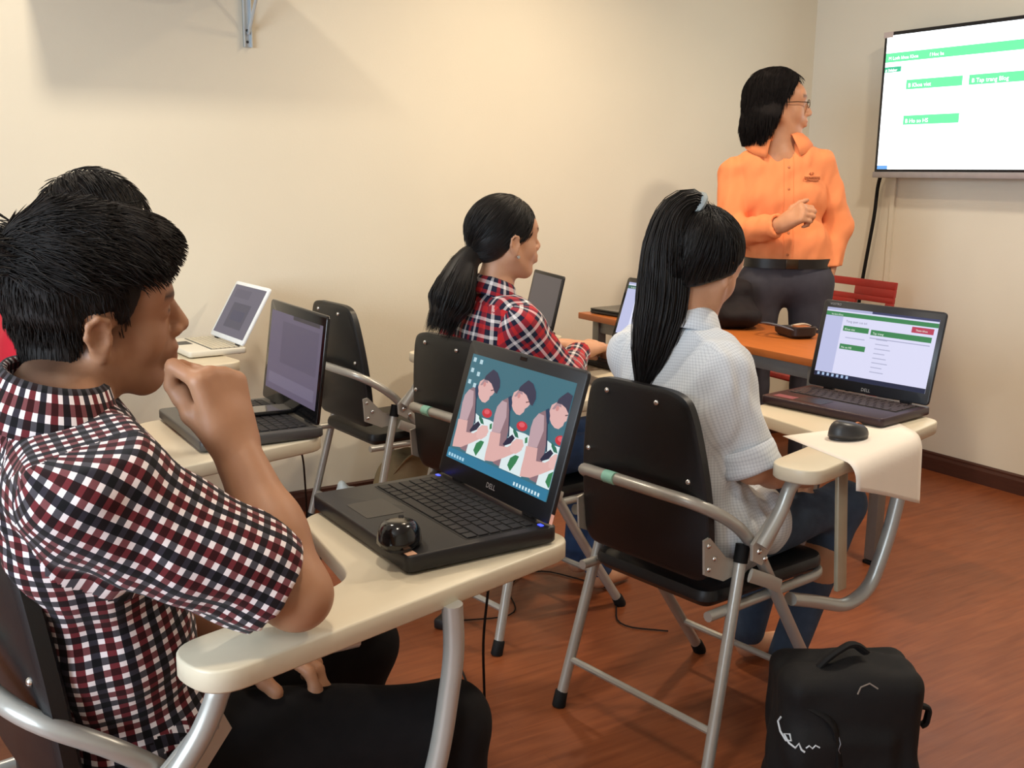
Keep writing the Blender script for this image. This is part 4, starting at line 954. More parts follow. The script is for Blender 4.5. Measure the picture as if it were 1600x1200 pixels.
def build_person(name, label, J, opt):
    """skin (one continuous mesh), shirt, trousers, shoes; returns the thing"""
    root = A3(*opt['root']); t = thing(name, label, 'person', tuple(root)); t['_'] = 0; del t['_']
    fem = opt.get('fem', 0); w = 1-.13*fem; S = unit(J['shL']-J['shR']); up = unit(J['nek']-J['pel']); Fw = unit(np.cross(S, up)); 
    c = J['head']; R = head_rot(*opt['look']); hs = opt.get('hs', 1.0)
    allp = np.array([v for k, v in J.items()])
    lo = allp.min(0)-.16; hi = allp.max(0)+.17; lo[2] = -.01
    s = SDF(lo, hi, opt.get('res', .006))
    add_head(s, c, R, hs, fem, mouth_open=opt.get('mouth', 0)*1.0)
    nk = c+R@(A3(-.022, 0, -.075)*hs)
    s.cap(nk, J['nek']+up*.02, .050*w, .056*w, .03); s.cap(J['nek']+up*.02, J['nek']-up*.05, .056*w, .07*w, .03)
    add_torso(s, J, S, Fw, -.016, fem, opt.get('tw', 1))
    for sd in ('L', 'R'):
        sh, el, wr = J['sh'+sd], J['el'+sd], J['wr'+sd]
        am = opt.get('arm', 1.0); limb(s, sh, el, .044*w*am, .037*w*am, .02, .004)
        s.cap(el, el+(wr-el)*.45, .038*w*am, .039*w*am, .02); s.cap(el+(wr-el)*.40, wr, .038*w*am, .0255*w*am, .02)
        hd = opt['hand'+sd]
        add_hand(s, wr, hd['d'], hd['n'], sd == 'R', hd.get('curl', (25, 30, 20)), hd.get('sc', w*1.0), hd.get('spread', 0), hd.get('thumb'), hd.get('per'))
        hp, kn, an, toe = J['hip'+sd], J['kn'+sd], J['an'+sd], J['toe'+sd]
        s.cap(hp, kn, .070*w, .048*w, .03); s.cap(kn, kn+(an-kn)*.4, .048*w, .052*w, .03); s.cap(kn+(an-kn)*.35, an, .050*w, .034*w, .03)
        s.cap(an-A3(0, 0, .02), an+(toe-an)*.15-A3(0, 0, .03), .034*w, .032*w, .02); s.cap(an+A3(0, 0, -.045), toe, .030, .024, .02)
    if opt.get('extra'): opt['extra'](s)
    s.half(A3(0, 0, .004), (0, 0, -1))
    V, Fq = s.mesh(); del s
    body = nobj('body', V-root, Fq, opt['skin'], t); paint(body, c-root, R, hs, face_tint(opt.get('lip', (.85, .6, .58)), opt.get('fade')))
    add_eyes(t, c-root, R, hs)
    # shirt
    g = opt.get('g', .006); s = SDF(lo, hi, opt.get('cres', .007)); add_torso(s, J, S, Fw, g, fem, opt.get('tw', 1))
    uvp = [(J['pel'], J['nek'], -Fw, .13, .14)]
    for sd in ('L', 'R'):
        sh, el, wr = J['sh'+sd], J['el'+sd], J['wr'+sd]; fr = opt['sleeve'+sd] if 'sleeve'+sd in opt else opt['sleeve']
        r1, r2 = opt.get('slr', (.062, .056)); r1 *= w; r2 *= w
        if fr <= 1: e = sh+(el-sh)*fr; s.cap(sh, e, r1, r2, opt.get('armk', .025), flat=True); hem, hdir, hr = e, unit(el-sh), r2
        else:
            s.cap(sh, el, r1, r2, opt.get('armk', .025)); f2 = fr-1; e = el+(wr-el)*f2; s.cap(el, e, r2*.98, opt.get('cuff', .042)*w, .03, flat=True); hem, hdir, hr = e, unit(wr-el), opt.get('cuff', .042)*w; uvp.append((el, e, S, .05, .045))
        uvp.append((sh+(el-sh)*.12, el if fr > 1 else e, -Fw if sd == 'R' else -Fw, .055, .056))
        opt.setdefault('_h', []).append((hem, hdir, hr))
    if opt.get('shirt_extra'): opt['shirt_extra'](s)
    s.folds(opt.get('fold', .004), opt.get('seed', 1), opt.get('fscale', 24))
    for hem, hdir, hr in opt['_h']:     # open, hollow sleeve ends
        s.cap(hem-hdir*.022, hem+hdir*.012, hr-.013, hr-.013, .002, op='cut')
    nb = J['nek']+up*opt.get('neckcut', .035); s.func(lambda X, Y, Z: ((X-nb[0])*up[0]+(Y-nb[1])*up[1]+(Z-nb[2])*up[2]).astype(np.float32), .006)
    hm = A3(*opt['hem']); hn = unit(opt.get('hemn', (0, 0, -1))); s.half(hm, hn, .004)
    if opt.get('shirt_cut'): opt['shirt_cut'](s)
    V, Fq = s.mesh(); del s
    shirt = nobj('shirt', V-root, Fq, opt['shirt'], t); cloth_uv(shirt, [(a-root, b-root, r_, x, y) for a, b, r_, x, y in uvp])
    # trousers
    s = SDF(lo, hi, opt.get('pres', .009)); pg = opt.get('pg', 0)
    tw = w*opt.get('tw', 1); s.cap(J['pel']-S*.085*tw, J['pel']+S*.085*tw, .106*tw+pg, None, .05, (Fw, 1.03))
    if opt.get('waist') is not None: s.cap(J['wai']-S*.06*tw, J['wai']+S*.06*tw, .096*tw+pg, None, .05, (Fw, 1.1))
    for sd in ('L', 'R'):
        hp, kn, an = J['hip'+sd], J['kn'+sd], J['an'+sd]
        s.cap(hp, kn, .082*w+pg, .060*w+pg, .04); s.cap(kn, an, .059*w+pg, opt.get('leg', .052)*w+pg, .03)
    s.folds(opt.get('pfold', .004), 7, 20)
    if opt.get('waist') is not None: s.half(A3(*opt['waist']), (0, 0, 1), .004)
    s.half(A3(0, 0, opt.get('pz', .05)), (0, 0, -1), .004)
    V, Fq = s.mesh(); del s; nobj('trousers', V-root, Fq, opt['pants'], t)
    for sd in ('L', 'R'):
        an, toe = J['an'+sd], J['toe'+sd]; d = unit((toe-an)*A3(1, 1, 0)); ft = A3(an[0], an[1], 0)
        if opt.get('shoe') is None: continue
        s = SDF(ft-.16, ft+.22, .007); s.lo[2] = 0
        s = SDF(A3(ft[0]-.2, ft[1]-.2, -.01), A3(ft[0]+.2, ft[1]+.2, .14), .007)
        s.cap(ft-d*.05+A3(0, 0, .04), ft+d*.04+A3(0, 0, .05), .036, .04, .03); s.cap(ft+d*.02+A3(0, 0, .038), ft+d*.13+A3(0, 0, .03), .040, .034, .03); s.half(A3(0, 0, .003), (0, 0, -1), .003)
        V, Fq = s.mesh(); nobj('shoe', V-root, Fq, opt['shoe'], t)
    return t, body, shirt, (c-root, R, hs, root, S, Fw, up)
def hair_cap(t, c, R, hs, blobs, cuts, mat, res=.0045, name='hair', fold=.0025, seed=3, lo=(-.2, -.14, -.2), hi=(.17, .14, .18)):
    """blobs and cuts in head coordinates"""
    s = SDF(A3(*lo)*hs, A3(*hi)*hs, res)
    for b in blobs:
        if b[0] == 'e': s.ell(A3(*b[1])*hs, A3(*b[2])*hs, np.array(roty(b[3])) if len(b) > 3 else None, .02)
        else: s.cap(A3(*b[1])*hs, A3(*b[2])*hs, b[3]*hs, b[4]*hs, .02)
    for f in cuts: s.func(lambda X, Y, Z, f=f: f(X/hs, Y/hs, Z/hs)*hs, .008)
    s.folds(fold, seed, 60, stretch=(1, 1, 1))
    V, Fq = s.mesh(); return nobj(name, V@R.T+c, Fq, mat, t), V
def cap_strands(t, c, R, hs, V, comb, n, length, r, mat, seed=1, mask=None, rad=(.100, .080, .092), cen=(-.012, 0, .03), lift=.004, name='hair_strands', jit=.18, lat=None):
    """comb: function(local points) -> local directions, kept hugging the skull"""
    rg = np.random.RandomState(seed); v = V/hs
    if mask is not None: v = v[mask(v)]
    roots = v[rg.randint(len(v), size=n)]; length = length(roots) if callable(length) else length*(.6+.6*rg.rand(n)); cen = A3(*cen); rad = A3(*rad); q0 = np.linalg.norm((roots-cen)/rad, axis=1)
    Rm = R
    def flow(p, k):
        l = ((p-c)@Rm)/hs; d = comb(l); nn = (l-cen)/rad**2; nn /= np.linalg.norm(nn, axis=1)[:, None]; d = d-nn*np.sum(d*nn, 1)[:, None]*.9; return d@Rm.T
    def keep(p, k):
        l = ((p-c)@Rm)/hs-cen; q = np.linalg.norm(l/rad, axis=1); tgt = q0+lift*(1+2*k)/.09; f = np.where(q < tgt, tgt/q, 1); 
        return ((l*f[:, None]+cen)*hs)@Rm.T+c
    return strands(name, (roots*hs)@R.T+c, flow, length*hs, r, mat, t, 7, keep, seed, jit)
SK1 = skin_mat('tan_skin', '#a5775a', '#b48565'); SK2 = skin_mat('light_tan_skin', '#c08d6c', '#cf9c7c'); SK3 = skin_mat('warm_skin', '#b8805c', '#c68f6c')
M_BLKP = pm('black_trouser_cloth', '#131112', .9, 0, .2, .15, 40, .1, 400)
M_JEAN = pm('blue_denim', '#3c5680', .85, 0, .25, .22, 30, .25, 500); M_JEAND = pm('dark_denim', '#435267', .85, 0, .25, .2, 30, .25, 500)
M_SHOE = pm('dark_shoe', '#1b1918', .5)
# ------------------------------------------------------------------ man in the checked shirt
J = dict(pel=A3(.270, 1.475, .50), wai=A3(.235, 1.46, .67), che=A3(.215, 1.43, .83), nek=A3(.200, 1.405, .968), head=A3(.250, 1.422, 1.105),
         shR=A3(.205, 1.245, .905), shL=A3(.20, 1.60, .92), elR=A3(.430, 1.192, .752), wrR=A3(.396, 1.312, .922), elL=A3(.20, 1.70, .66), wrL=A3(.432, 1.458, .592),
         hipR=A3(.27, 1.395, .475), hipL=A3(.27, 1.565, .475), knR=A3(.710, 1.295, .445), knL=A3(.70, 1.60, .45), anR=A3(.70, 1.26, .09), anL=A3(.60, 1.62, .09), toeR=A3(.86, 1.24, .03), toeL=A3(.75, 1.63, .03))
def fadeD(l):
    x, y, z = l[:, 0], l[:, 1], l[:, 2]
    zb = np.interp(x, [-.2, -.06, -.028, .022, .06], [-.100, -.095, -.07, -.035, -.02]); side = np.clip((z-zb)/.045, 0, 1)*np.clip((.058-x)/.03, 0, 1)
    ear = np.exp(-((x+.005)/.026)**2-((z+.008)/.042)**2)*(np.abs(y) > .068)
    return np.clip(side*(1-1.5*ear), 0, 1)*.92
opt = dict(root=(.22, 1.46, 0), look=(-2, -1, 13), hs=1.03, res=.0038, cres=.0055, pres=.009, skin=SK1, shirt=weave_mat('red_navy_gingham_cloth', 'gingham'), pants=M_BLKP, shoe=M_SHOE,
           arm=1.12, sleeve=.90, slr=(.080, .068), g=.014, hem=(.2, 1.46, .45), fold=.0075, seed=4, fscale=40, fade=fadeD, neckcut=.022,
           handR=dict(d=(-.16, .22, 1), n=(-.45, .85, -.1), per=((55, 95, 45), (68, 95, 50), (75, 95, 50), (80, 95, 50)), sc=1.10, thumb=[(.80, .12, .62, .038), (.85, -.25, .45, .030), (.6, -.6, .45, .024)]),
           handL=dict(d=(.70, -.62, -.16), n=(-.1, 0, -1), per=((20, 35, 20), (22, 40, 20), (28, 40, 25), (35, 45, 25)), sc=1.0, spread=.7))
manD, bodyD, shirtD, hd = build_person('person', 'seated man in a red, navy and white checked shirt, chin on fist', J, opt)
c, R, hs, root, S_, Fw_, up_ = hd
collar('collar', J['nek']-root+up_*.030-Fw_*.004, up_*1.0+Fw_*.22, Fw_, .066, opt['shirt'], manD, .036, .058, 24, .040)
_, Vh = hair_cap(manD, c, R, hs, [('e', (-.012, 0, .032), (.1005, .0785, .090)), ('e', (.000, 0, .078), (.098, .070, .052)), ('e', (.046, 0, .072), (.046, .056, .040)), ('e', (-.040, 0, -.042), (.052, .063, .064))], [lambda X, Y, Z: np.maximum(.90*(X-.046)-.43*(Z-.020)-.35*np.clip(Z-.03, 0, 1), np.interp(X.ravel(), [-.2, -.06, -.030, -.020, .010, .020, .034, .05], [-.110, -.104, -.065, .012, .012, -.006, .006, .045]).reshape(X.shape)-Z)+0*Y], M_HAIRB, fold=.004)
cap_strands(manD, c, R, hs, Vh, lambda l: np.stack([.9+0*l[:, 0], .4*l[:, 1]/.07, -.25-3*np.clip(l[:, 0]-.03, 0, 1)*2], 1), 4200, lambda v: np.interp(v[:, 0], [-.1, .02, .07, .1], [.050, .040, .022, .014]), .0008, M_HAIRB, 2, lambda v: v[:, 2] > .058, jit=.22, lift=.004)
cap_strands(manD, c, R, hs, Vh, lambda l: np.stack([.2+0*l[:, 0], .1*l[:, 1], -1+0*l[:, 0]], 1), 3200, .018, .0006, M_HAIRB, 3, lambda v: (v[:, 2] < .07) & (v[:, 0] < .03), jit=.16, lift=.0008, name='short_hair_strands')
rg = np.random.RandomState(19); v = Vh/hs; v = v[(v[:, 2] < .0) & (v[:, 0] < .03)]; v = v[rg.randint(len(v), size=2600)]
strands('nape_hair_strands', (v*hs)@R.T+c, lambda p, k: np.tile(A3(.12, 0, -1)@R.T, (len(p), 1))+.25*(1-k)*((p-c)-.0)/.1, np.minimum(.018, np.maximum(.006, v[:, 2]+.115)), .0006, M_HAIRB, manD, 4, None, 20, .10)
rg = np.random.RandomState(9); v = Vh/hs; v = v[(v[:, 0] < -.075) & (v[:, 2] > .055) & (v[:, 2] < .10)]; v = v[rg.randint(len(v), size=160)]
strands('cowlick', (v*hs)@R.T+c, lambda p, k: np.tile((A3(-1, .1, .35-.7*k))@R.T, (len(p), 1)), .045, .0010, M_HAIR, manD, 5, None, 5, .35)
# ------------------------------------------------------------------ person in red behind him
J = dict(pel=A3(.13, 2.31, .51), wai=A3(.17, 2.30, .67), che=A3(.25, 2.29, .84), nek=A3(.345, 2.285, 1.010), head=A3(.415, 2.285, 1.145),
         shR=A3(.275, 2.115, .945), shL=A3(.275, 2.465, .945), elR=A3(.22, 2.07, .69), wrR=A3(.40, 2.20, .59), elL=A3(.22, 2.54, .69), wrL=A3(.40, 2.40, .59),
         hipR=A3(.16, 2.22, .49), hipL=A3(.16, 2.40, .49), knR=A3(.62, 2.22, .475), knL=A3(.62, 2.42, .475), anR=A3(.60, 2.24, .09), anL=A3(.60, 2.42, .09), toeR=A3(.75, 2.23, .03), toeL=A3(.75, 2.43, .03))
opt = dict(root=(.2, 2.3, 0), look=(0, 22, 0), hs=1.0, res=.008, cres=.009, pres=.010, skin=SK3, shirt=pm('red_cotton', '#b3202e', .85, 0, .2, .08, 15), pants=M_JEAN, shoe=M_SHOE, sleeve=.6, g=.012, hem=(.13, 2.3, .46), fold=.004, seed=2,
           handR=dict(d=(.95, .2, -.1), n=(0, 0, -1)), handL=dict(d=(.95, -.2, -.1), n=(0, 0, -1)))
red, _, _, hd = build_person('person', 'seated person in a red shirt and jeans, mostly hidden by the checked shirt', J, opt); c, R, hs, root, S_, Fw_, up_ = hd
_, Vh = hair_cap(red, c, R, hs, [('e', (-.012, 0, .034), (.106, .086, .096))], [lambda X, Y, Z: np.maximum(.75*(X-.045)-.66*(Z-.02), .80*(X+.050)-.60*(Z+.065))+0*Y], M_HAIRB)
cap_strands(red, c, R, hs, Vh, lambda l: np.stack([.6+0*l[:, 0], .8*l[:, 1]/.07, -.6+0*l[:, 0]], 1), 1200, .05, .0011, M_HAIRB, 4)
# ------------------------------------------------------------------ girl in plaid
J = dict(pel=A3(1.46, 2.47, .52), wai=A3(1.445, 2.46, .66), che=A3(1.455, 2.45, .80), nek=A3(1.475, 2.45, .945), head=A3(1.503, 2.437, 1.110),
         shR=A3(1.475, 2.300, .885), shL=A3(1.465, 2.60, .885), elR=A3(1.600, 2.270, .735), wrR=A3(1.775, 2.455, .768), elL=A3(1.64, 2.665, .745), wrL=A3(1.80, 2.58, .765),
         hipR=A3(1.48, 2.39, .49), hipL=A3(1.48, 2.55, .49), knR=A3(1.90, 2.40, .475), knL=A3(1.90, 2.56, .475), anR=A3(1.86, 2.44, .09), anL=A3(1.88, 2.58, .09), toeR=A3(1.99, 2.47, .03), toeL=A3(2.0, 2.58, .03))
opt = dict(root=(1.47, 2.46, 0), look=(-5, -3, 3), hs=.95, fem=1, res=.0052, cres=.006, pres=.010, skin=SK2, shirt=weave_mat('red_navy_plaid_cloth', 'plaid'), pants=M_JEAN, shoe=None, sleeve=1.90, slr=(.060, .056), cuff=.042, g=.008, hem=(1.46, 2.46, .46), fold=.006, fscale=40, seed=6, neckcut=.02,
           handR=dict(d=(.93, .30, .10), n=(0, .1, -1), curl=(18, 38, 25), sc=1.05, spread=.8), handL=dict(d=(.95, -.1, 0), n=(0, 0, -1), curl=(15, 35, 25), sc=.9))
gB, _, shirtB, hd = build_person('person', 'seated girl in red and navy plaid with a low ponytail, typing', J, opt); c, R, hs, root, S_, Fw_, up_ = hd
collar('collar', J['nek']-root+up_*.024, up_+Fw_*.2, Fw_, .052, opt['shirt'], gB, .030, .046, 26, .034)
hairF = [lambda X, Y, Z: np.maximum(.651*(X-.022)-.759*(Z-.004), np.interp(X.ravel(), [-.2, -.06, -.03, -.012, .01, .05], [-.125, -.115, -.070, -.012, .004, .012]).reshape(X.shape)-Z)+0*Y]
def ponytail(t, pts, rad, n, mat, seed, r=.0012):
    P = [Vector(p) for p in pts]; C = chaikin(pts); dl = np.r_[0, np.cumsum(np.linalg.norm(np.diff(C, axis=0), axis=1))]; T_ = dl/dl[-1]
    ts = np.linspace(0, 1, 24); Pc = np.stack([np.interp(ts, T_, C[:, i]) for i in range(3)], 1); rr = np.interp(ts, np.linspace(0, 1, len(rad)), rad)
    s = SDF(Pc.min(0)-.09, Pc.max(0)+.09, .0055)
    for i in range(23): s.cap(Pc[i], Pc[i+1], rr[i]*.9, rr[i+1]*.9, .015)
    s.folds(.003, seed, 40, stretch=(1, 1, .25)); sdf_obj('ponytail', s, mat, t)
    rg = np.random.RandomState(seed); ang = rg.rand(n)*2*PI; q = np.sqrt(.55+.45*rg.rand(n)); ext = 1+.10*rg.normal(size=n)
    m = 24; tang = np.gradient(Pc, axis=0); tang /= np.linalg.norm(tang, axis=1)[:, None]; a1 = np.cross(tang, A3(0, 1, .2)); a1 /= np.linalg.norm(a1, axis=1)[:, None]; a2 = np.cross(tang, a1)
    path = Pc[None]+(np.cos(ang)*q)[:, None, None]*a1[None]*(rr*1.04)[None, :, None]+(np.sin(ang)*q)[:, None, None]*a2[None]*(rr*1.04)[None, :, None]
    path = path+rg.normal(size=(n, 1, 3))*.002+np.cumsum(rg.normal(size=(n, m, 3))*.0006, 1)
    path[:, -1] += tang[-1]*(rg.rand(n)*.06)[:, None]
    Tn = np.gradient(path, axis=1); Tn /= np.linalg.norm(Tn, axis=2)[..., None]; N1 = np.cross(Tn, rg.normal(size=(n, 1, 3))); N1 /= np.linalg.norm(N1, axis=2)[..., None]; N2 = np.cross(Tn, N1)
    w = r*np.array([.8]+[1]*(m-3)+[.7, .1])[None, :, None]
    ring = np.stack([path+w*(N1*math.cos(a)+N2*math.sin(a)) for a in (0, 2*PI/3, 4*PI/3)], 2); idx = np.arange(n*m*3).reshape(n, m, 3); fq = []
    for a in range(3): b = (a+1) % 3; fq.append(np.stack([idx[:, :-1, a], idx[:, :-1, b], idx[:, 1:, b], idx[:, 1:, a]], -1).reshape(-1, 4))
    o = nobj('ponytail_strands', ring.reshape(-1, 3), np.concatenate(fq), mat, t); o['kind'] = 'stuff'
_, Vh = hair_cap(gB, c, R, hs, [('e', (-.012, 0, .034), (.104, .082, .092)), ('e', (-.050, 0, -.010), (.062, .066, .060))], hairF, M_HAIR, fold=.0008)
cap_strands(gB, c, R, hs, Vh, lambda l: np.stack([-.8-1.0*np.clip(l[:, 2], 0, 1), -2.0*l[:, 1], -.55-(l[:, 2]+.04)*4], 1), 3000, .07, .0008, M_HAIR, 5, jit=.04, lift=.0012, rad=(.104, .082, .092), cen=(-.012, 0, .034))
L2 = lambda x, y, z: tuple(c+R@(A3(x, y, z)*hs))
ponytail(gB, [L2(-.085, .0, -.035), L2(-.120, .0, -.050), L2(-.150, -.01, -.10), L2(-.182, -.020, -.16), L2(-.205, -.025, -.205)], [.022, .028, .040, .052, .056, .034], 1500, M_HAIR, 8)
MB().tube([L2(-.112+.004*math.cos(a), .022*math.cos(a), -.046+.022*math.sin(a)) for a in np.linspace(0, 2*PI, 17)[:-1]], .006, 6, closed=True).build('hair_tie', M_RUB, gB)
MB().lathe([(.004, -.002), (.005, 0), (.004, .002)], 10, Matrix.Translation(L2(.0, -.086, -.045)) @ Matrix.Rotation(PI/2, 4, 'X')).build('earring', M_CHROME, gB)
# ------------------------------------------------------------------ girl in the pale shirt
J = dict(pel=A3(1.565, 1.70, .50), wai=A3(1.535, 1.71, .64), che=A3(1.535, 1.725, .78), nek=A3(1.560, 1.735, .935), head=A3(1.592, 1.735, 1.090),
         shR=A3(1.540, 1.603, .870), shL=A3(1.525, 1.875, .868), elR=A3(1.590, 1.552, .665), wrR=A3(1.80, 1.60, .60), elL=A3(1.62, 1.94, .67), wrL=A3(1.80, 1.80, .60),
         hipR=A3(1.58, 1.625, .475), hipL=A3(1.58, 1.775, .475), knR=A3(2.02, 1.655, .485), knL=A3(2.00, 1.83, .485), anR=A3(1.905, 1.70, .085), anL=A3(1.93, 1.86, .085), toeR=A3(2.02, 1.665, .03), toeL=A3(2.05, 1.86, .03))
opt = dict(root=(1.56, 1.71, 0), look=(16, 22, 4), hs=.97, fem=1, res=.0052, cres=.0055, pres=.0075, skin=SK2, shirt=weave_mat('pale_grey_check_cloth', 'fine'), pants=M_JEAND, shoe=None, sleeve=.94, slr=(.064, .066), g=.012, shirt_extra=lambda s: [s.cap(J['hip'+q]+A3(-.01, 0, .03), J['hip'+q]+A3(.10, 0, .035), .092, .084, .03) for q in 'LR'], hem=(1.56, 1.7, .415), fold=.0085, seed=11, fscale=42, neckcut=.02, pfold=.004,
           handR=dict(d=(.8, .55, -.1), n=(-.3, .3, -1), sc=.9), handL=dict(d=(.8, -.5, -.1), n=(0, 0, -1), sc=.9))
gC, _, shirtC, hd = build_person('person', 'seated girl in a pale grey shirt with a high ponytail, seen from behind', J, opt); c, R, hs, root, S_, Fw_, up_ = hd
collar('collar', J['nek']-root+up_*.026, up_+Fw_*.2, Fw_, .052, opt['shirt'], gC, .036, .052, 26, .034)
for sd in ('R', 'L'):      # rolled cuff
    a, b = J['sh'+sd], J['el'+sd]; d = unit(b-a); e = a+(b-a)*.94; o = MB(); q = []
    Mq = Matrix.Translation(tuple(e-root-d*.03)) @ Vector(d).to_track_quat('Z', 'Y').to_matrix().to_4x4(); rr = .066*.87
    pr = [(rr+.003, -.012), (rr+.008, -.006), (rr+.0085, .008), (rr+.007, .022), (rr+.0095, .034), (rr+.0085, .044), (rr+.003, .048), (rr-.004, .046), (rr-.006, .02)]
    n = 28; vs = []
    for i, (r_, z_) in enumerate(pr):
        for k in range(n): a_ = 2*PI*k/n; w_ = 1+.035*math.sin(3*a_+i*.5)+.02*math.sin(7*a_+i); vs.append(Mq @ Vector((r_*w_*math.cos(a_), r_*w_*math.sin(a_), z_+.003*math.sin(2*a_+i))))
    fs = [(i*n+k, i*n+(k+1) % n, (i+1)*n+(k+1) % n, (i+1)*n+k) for i in range(len(pr)-1) for k in range(n)]
    co = mobj('cuff', vs, fs, opt['shirt'], gC, True); u = co.data.uv_layers.new(name='weave')
    for p in co.data.polygons:
        for li_ in p.loop_indices: vi = co.data.loops[li_].vertex_index; u.data[li_].uv = ((vi % n)*.0131, (vi//n)*.009)
_, Vh = hair_cap(gC, c, R, hs, [('e', (-.012, 0, .034), (.104, .082, .093)), ('e', (-.045, 0, -.02), (.066, .066, .085)), ('e', (-.012, 0, -.012), (.060, .088, .052))], [lambda X, Y, Z: np.maximum(.651*(X-.022)-.759*(Z-.004), np.interp(X.ravel(), [-.2, -.06, -.03, .0, .03, .05], [-.140, -.125, -.095, -.055, -.020, .012]).reshape(X.shape)-Z)+0*Y], M_HAIR, fold=.0008)
cap_strands(gC, c, R, hs, Vh, lambda l: np.stack([-(l[:, 0]+.075)*8, -4*l[:, 1], (.115-l[:, 2])*7], 1), 3000, lambda v: np.minimum(.06, .85*np.linalg.norm(v-A3(-.070, .012, .112), axis=1)), .0007, M_HAIR, 15, jit=.03, lift=.0012, rad=(.104, .082, .092), cen=(-.012, 0, .034))
L2 = lambda x, y, z: c+R@(A3(x, y, z)*hs)
tie = L2(-.070, .012, .112)
wp = lambda x, y, z: A3(x, y, z)-root
ponytail(gC, [tuple(tie), tuple(tie+A3(-.030, .010, .012)), tuple(tie+A3(-.075, .02, -.03)), tuple(wp(1.492, 1.745, 1.03)), tuple(wp(1.470, 1.745, .93)), tuple(wp(1.442, 1.745, .82))], [.022, .032, .048, .055, .052, .038, .008], 2600, M_HAIR, 21)
ax_ = unit(A3(-.75, .15, .5)); e1_ = unit(np.cross(ax_, A3(0, 0, 1))); e2_ = np.cross(ax_, e1_)
MB().tube([tuple(tie+A3(-.008, .002, .004)+e1_*.024*math.cos(a)+e2_*.024*math.sin(a)) for a in np.linspace(0, 2*PI, 19)[:-1]], .0085, 8, closed=True).build('hair_tie', pm('grey_hair_band', '#9aa3a4', .6), gC)
# ------------------------------------------------------------------ the teacher
J = dict(pel=A3(2.985, 2.795, .90), wai=A3(2.985, 2.80, 1.03), che=A3(3.0, 2.845, 1.20), nek=A3(3.005, 2.892, 1.415), head=A3(3.000, 2.898, 1.550),
         shR=A3(2.872, 2.985, 1.298), shL=A3(3.138, 2.797, 1.328), elR=A3(2.815, 2.925, 1.065), wrR=A3(2.838, 2.690, 1.115), elL=A3(3.185, 2.735, 1.10), wrL=A3(3.100, 2.695, .925),
         hipR=A3(2.905, 2.845, .88), hipL=A3(3.065, 2.745, .88), knR=A3(2.895, 2.85, .48), knL=A3(3.085, 2.735, .48), anR=A3(2.915, 2.87, .09), anL=A3(3.105, 2.745, .09), toeR=A3(2.83, 2.74, .03), toeL=A3(3.06, 2.60, .03))
def pocket_cut(s): pass
opt = dict(root=(3.0, 2.81, 0), look=(-37, -2, 0), hs=1.06, res=.006, cres=.0065, pres=.0085, skin=SK3, shirt=pm('orange_cotton', '#e88c5a', .85, 0, .2, .04, 12), pants=pm('charcoal_trouser_cloth', '#45434a', .85, 0, .2, .1, 30), shoe=M_SHOE, sleeve=1.93, slr=(.060, .055), cuff=.044, g=.004, tw=.87, armk=.008, hem=(3, 2.8, .955), fold=.0055, seed=23, fscale=62, neckcut=.018, waist=(3, 2.8, .975), pg=.004, leg=.062, mouth=.001,
           handR=dict(d=(.25, -.75, .5), n=(.6, .3, -.5), curl=(65, 80, 45), sc=1.0), handL=dict(d=(-.42, .38, -.85), n=(-.6, .4, .3), curl=(10, 15, 10), sc=.95))
tch, _, shirtT, hd = build_person('person', 'standing teacher in an orange shirt and glasses, looking at the wall screen', J, opt); c, R, hs, root, S_, Fw_, up_ = hd
collar('collar', J['nek']-root+up_*.016+Fw_*.010, up_+Fw_*.42, Fw_, .066, opt['shirt'], tch, .024, .052, 30, .060)
M_HAIRT = pm('matte_black_hair', '#141010', .8, 0, .15, .25, 60)
_, Vh = hair_cap(tch, c, R, hs, [('e', (-.016, 0, .036), (.112, .090, .098)), ('e', (-.045, 0, -.03), (.082, .092, .090)), ('c', (-.03, .066, -.04), (-.045, .060, -.110), .042, .026), ('c', (-.03, -.066, -.04), (-.045, -.060, -.110), .042, .026), ('c', (-.085, 0, -.05), (-.085, 0, -.125), .050, .030)], [lambda X, Y, Z: np.maximum(.85*(X-.022)-.46*(Z-.02)+.0*Y, -10+0*X)], M_HAIRT, fold=.002)
cap_strands(tch, c, R, hs, Vh, lambda l: np.stack([-.45*(l[:, 2] > 0), .9*l[:, 1]/.08*(l[:, 2] > 0), -1+0*l[:, 0]], 1), 3200, .042, .0008, M_HAIRT, 31, jit=.05, lift=.0005, rad=(.112, .090, .098))
rg = np.random.RandomState(77); v = Vh/hs; v = v[(v[:, 2] < .085) & (v[:, 2] > -.125) & (v[:, 0] < .52*v[:, 2]+.002)]; v = v[rg.randint(len(v), size=3200)]
strands('hair_strands', (v*hs)@R.T+c, lambda p, k: np.tile(A3(-.05, 0, -1)@R.T, (len(p), 1))+.10*((p-c)*A3(1, 1, 0))/.09*(1-k), np.minimum(.05, np.maximum(v[:, 2]+.145, .010)), .0009, M_HAIRT, tch, 6, None, 78, .05)
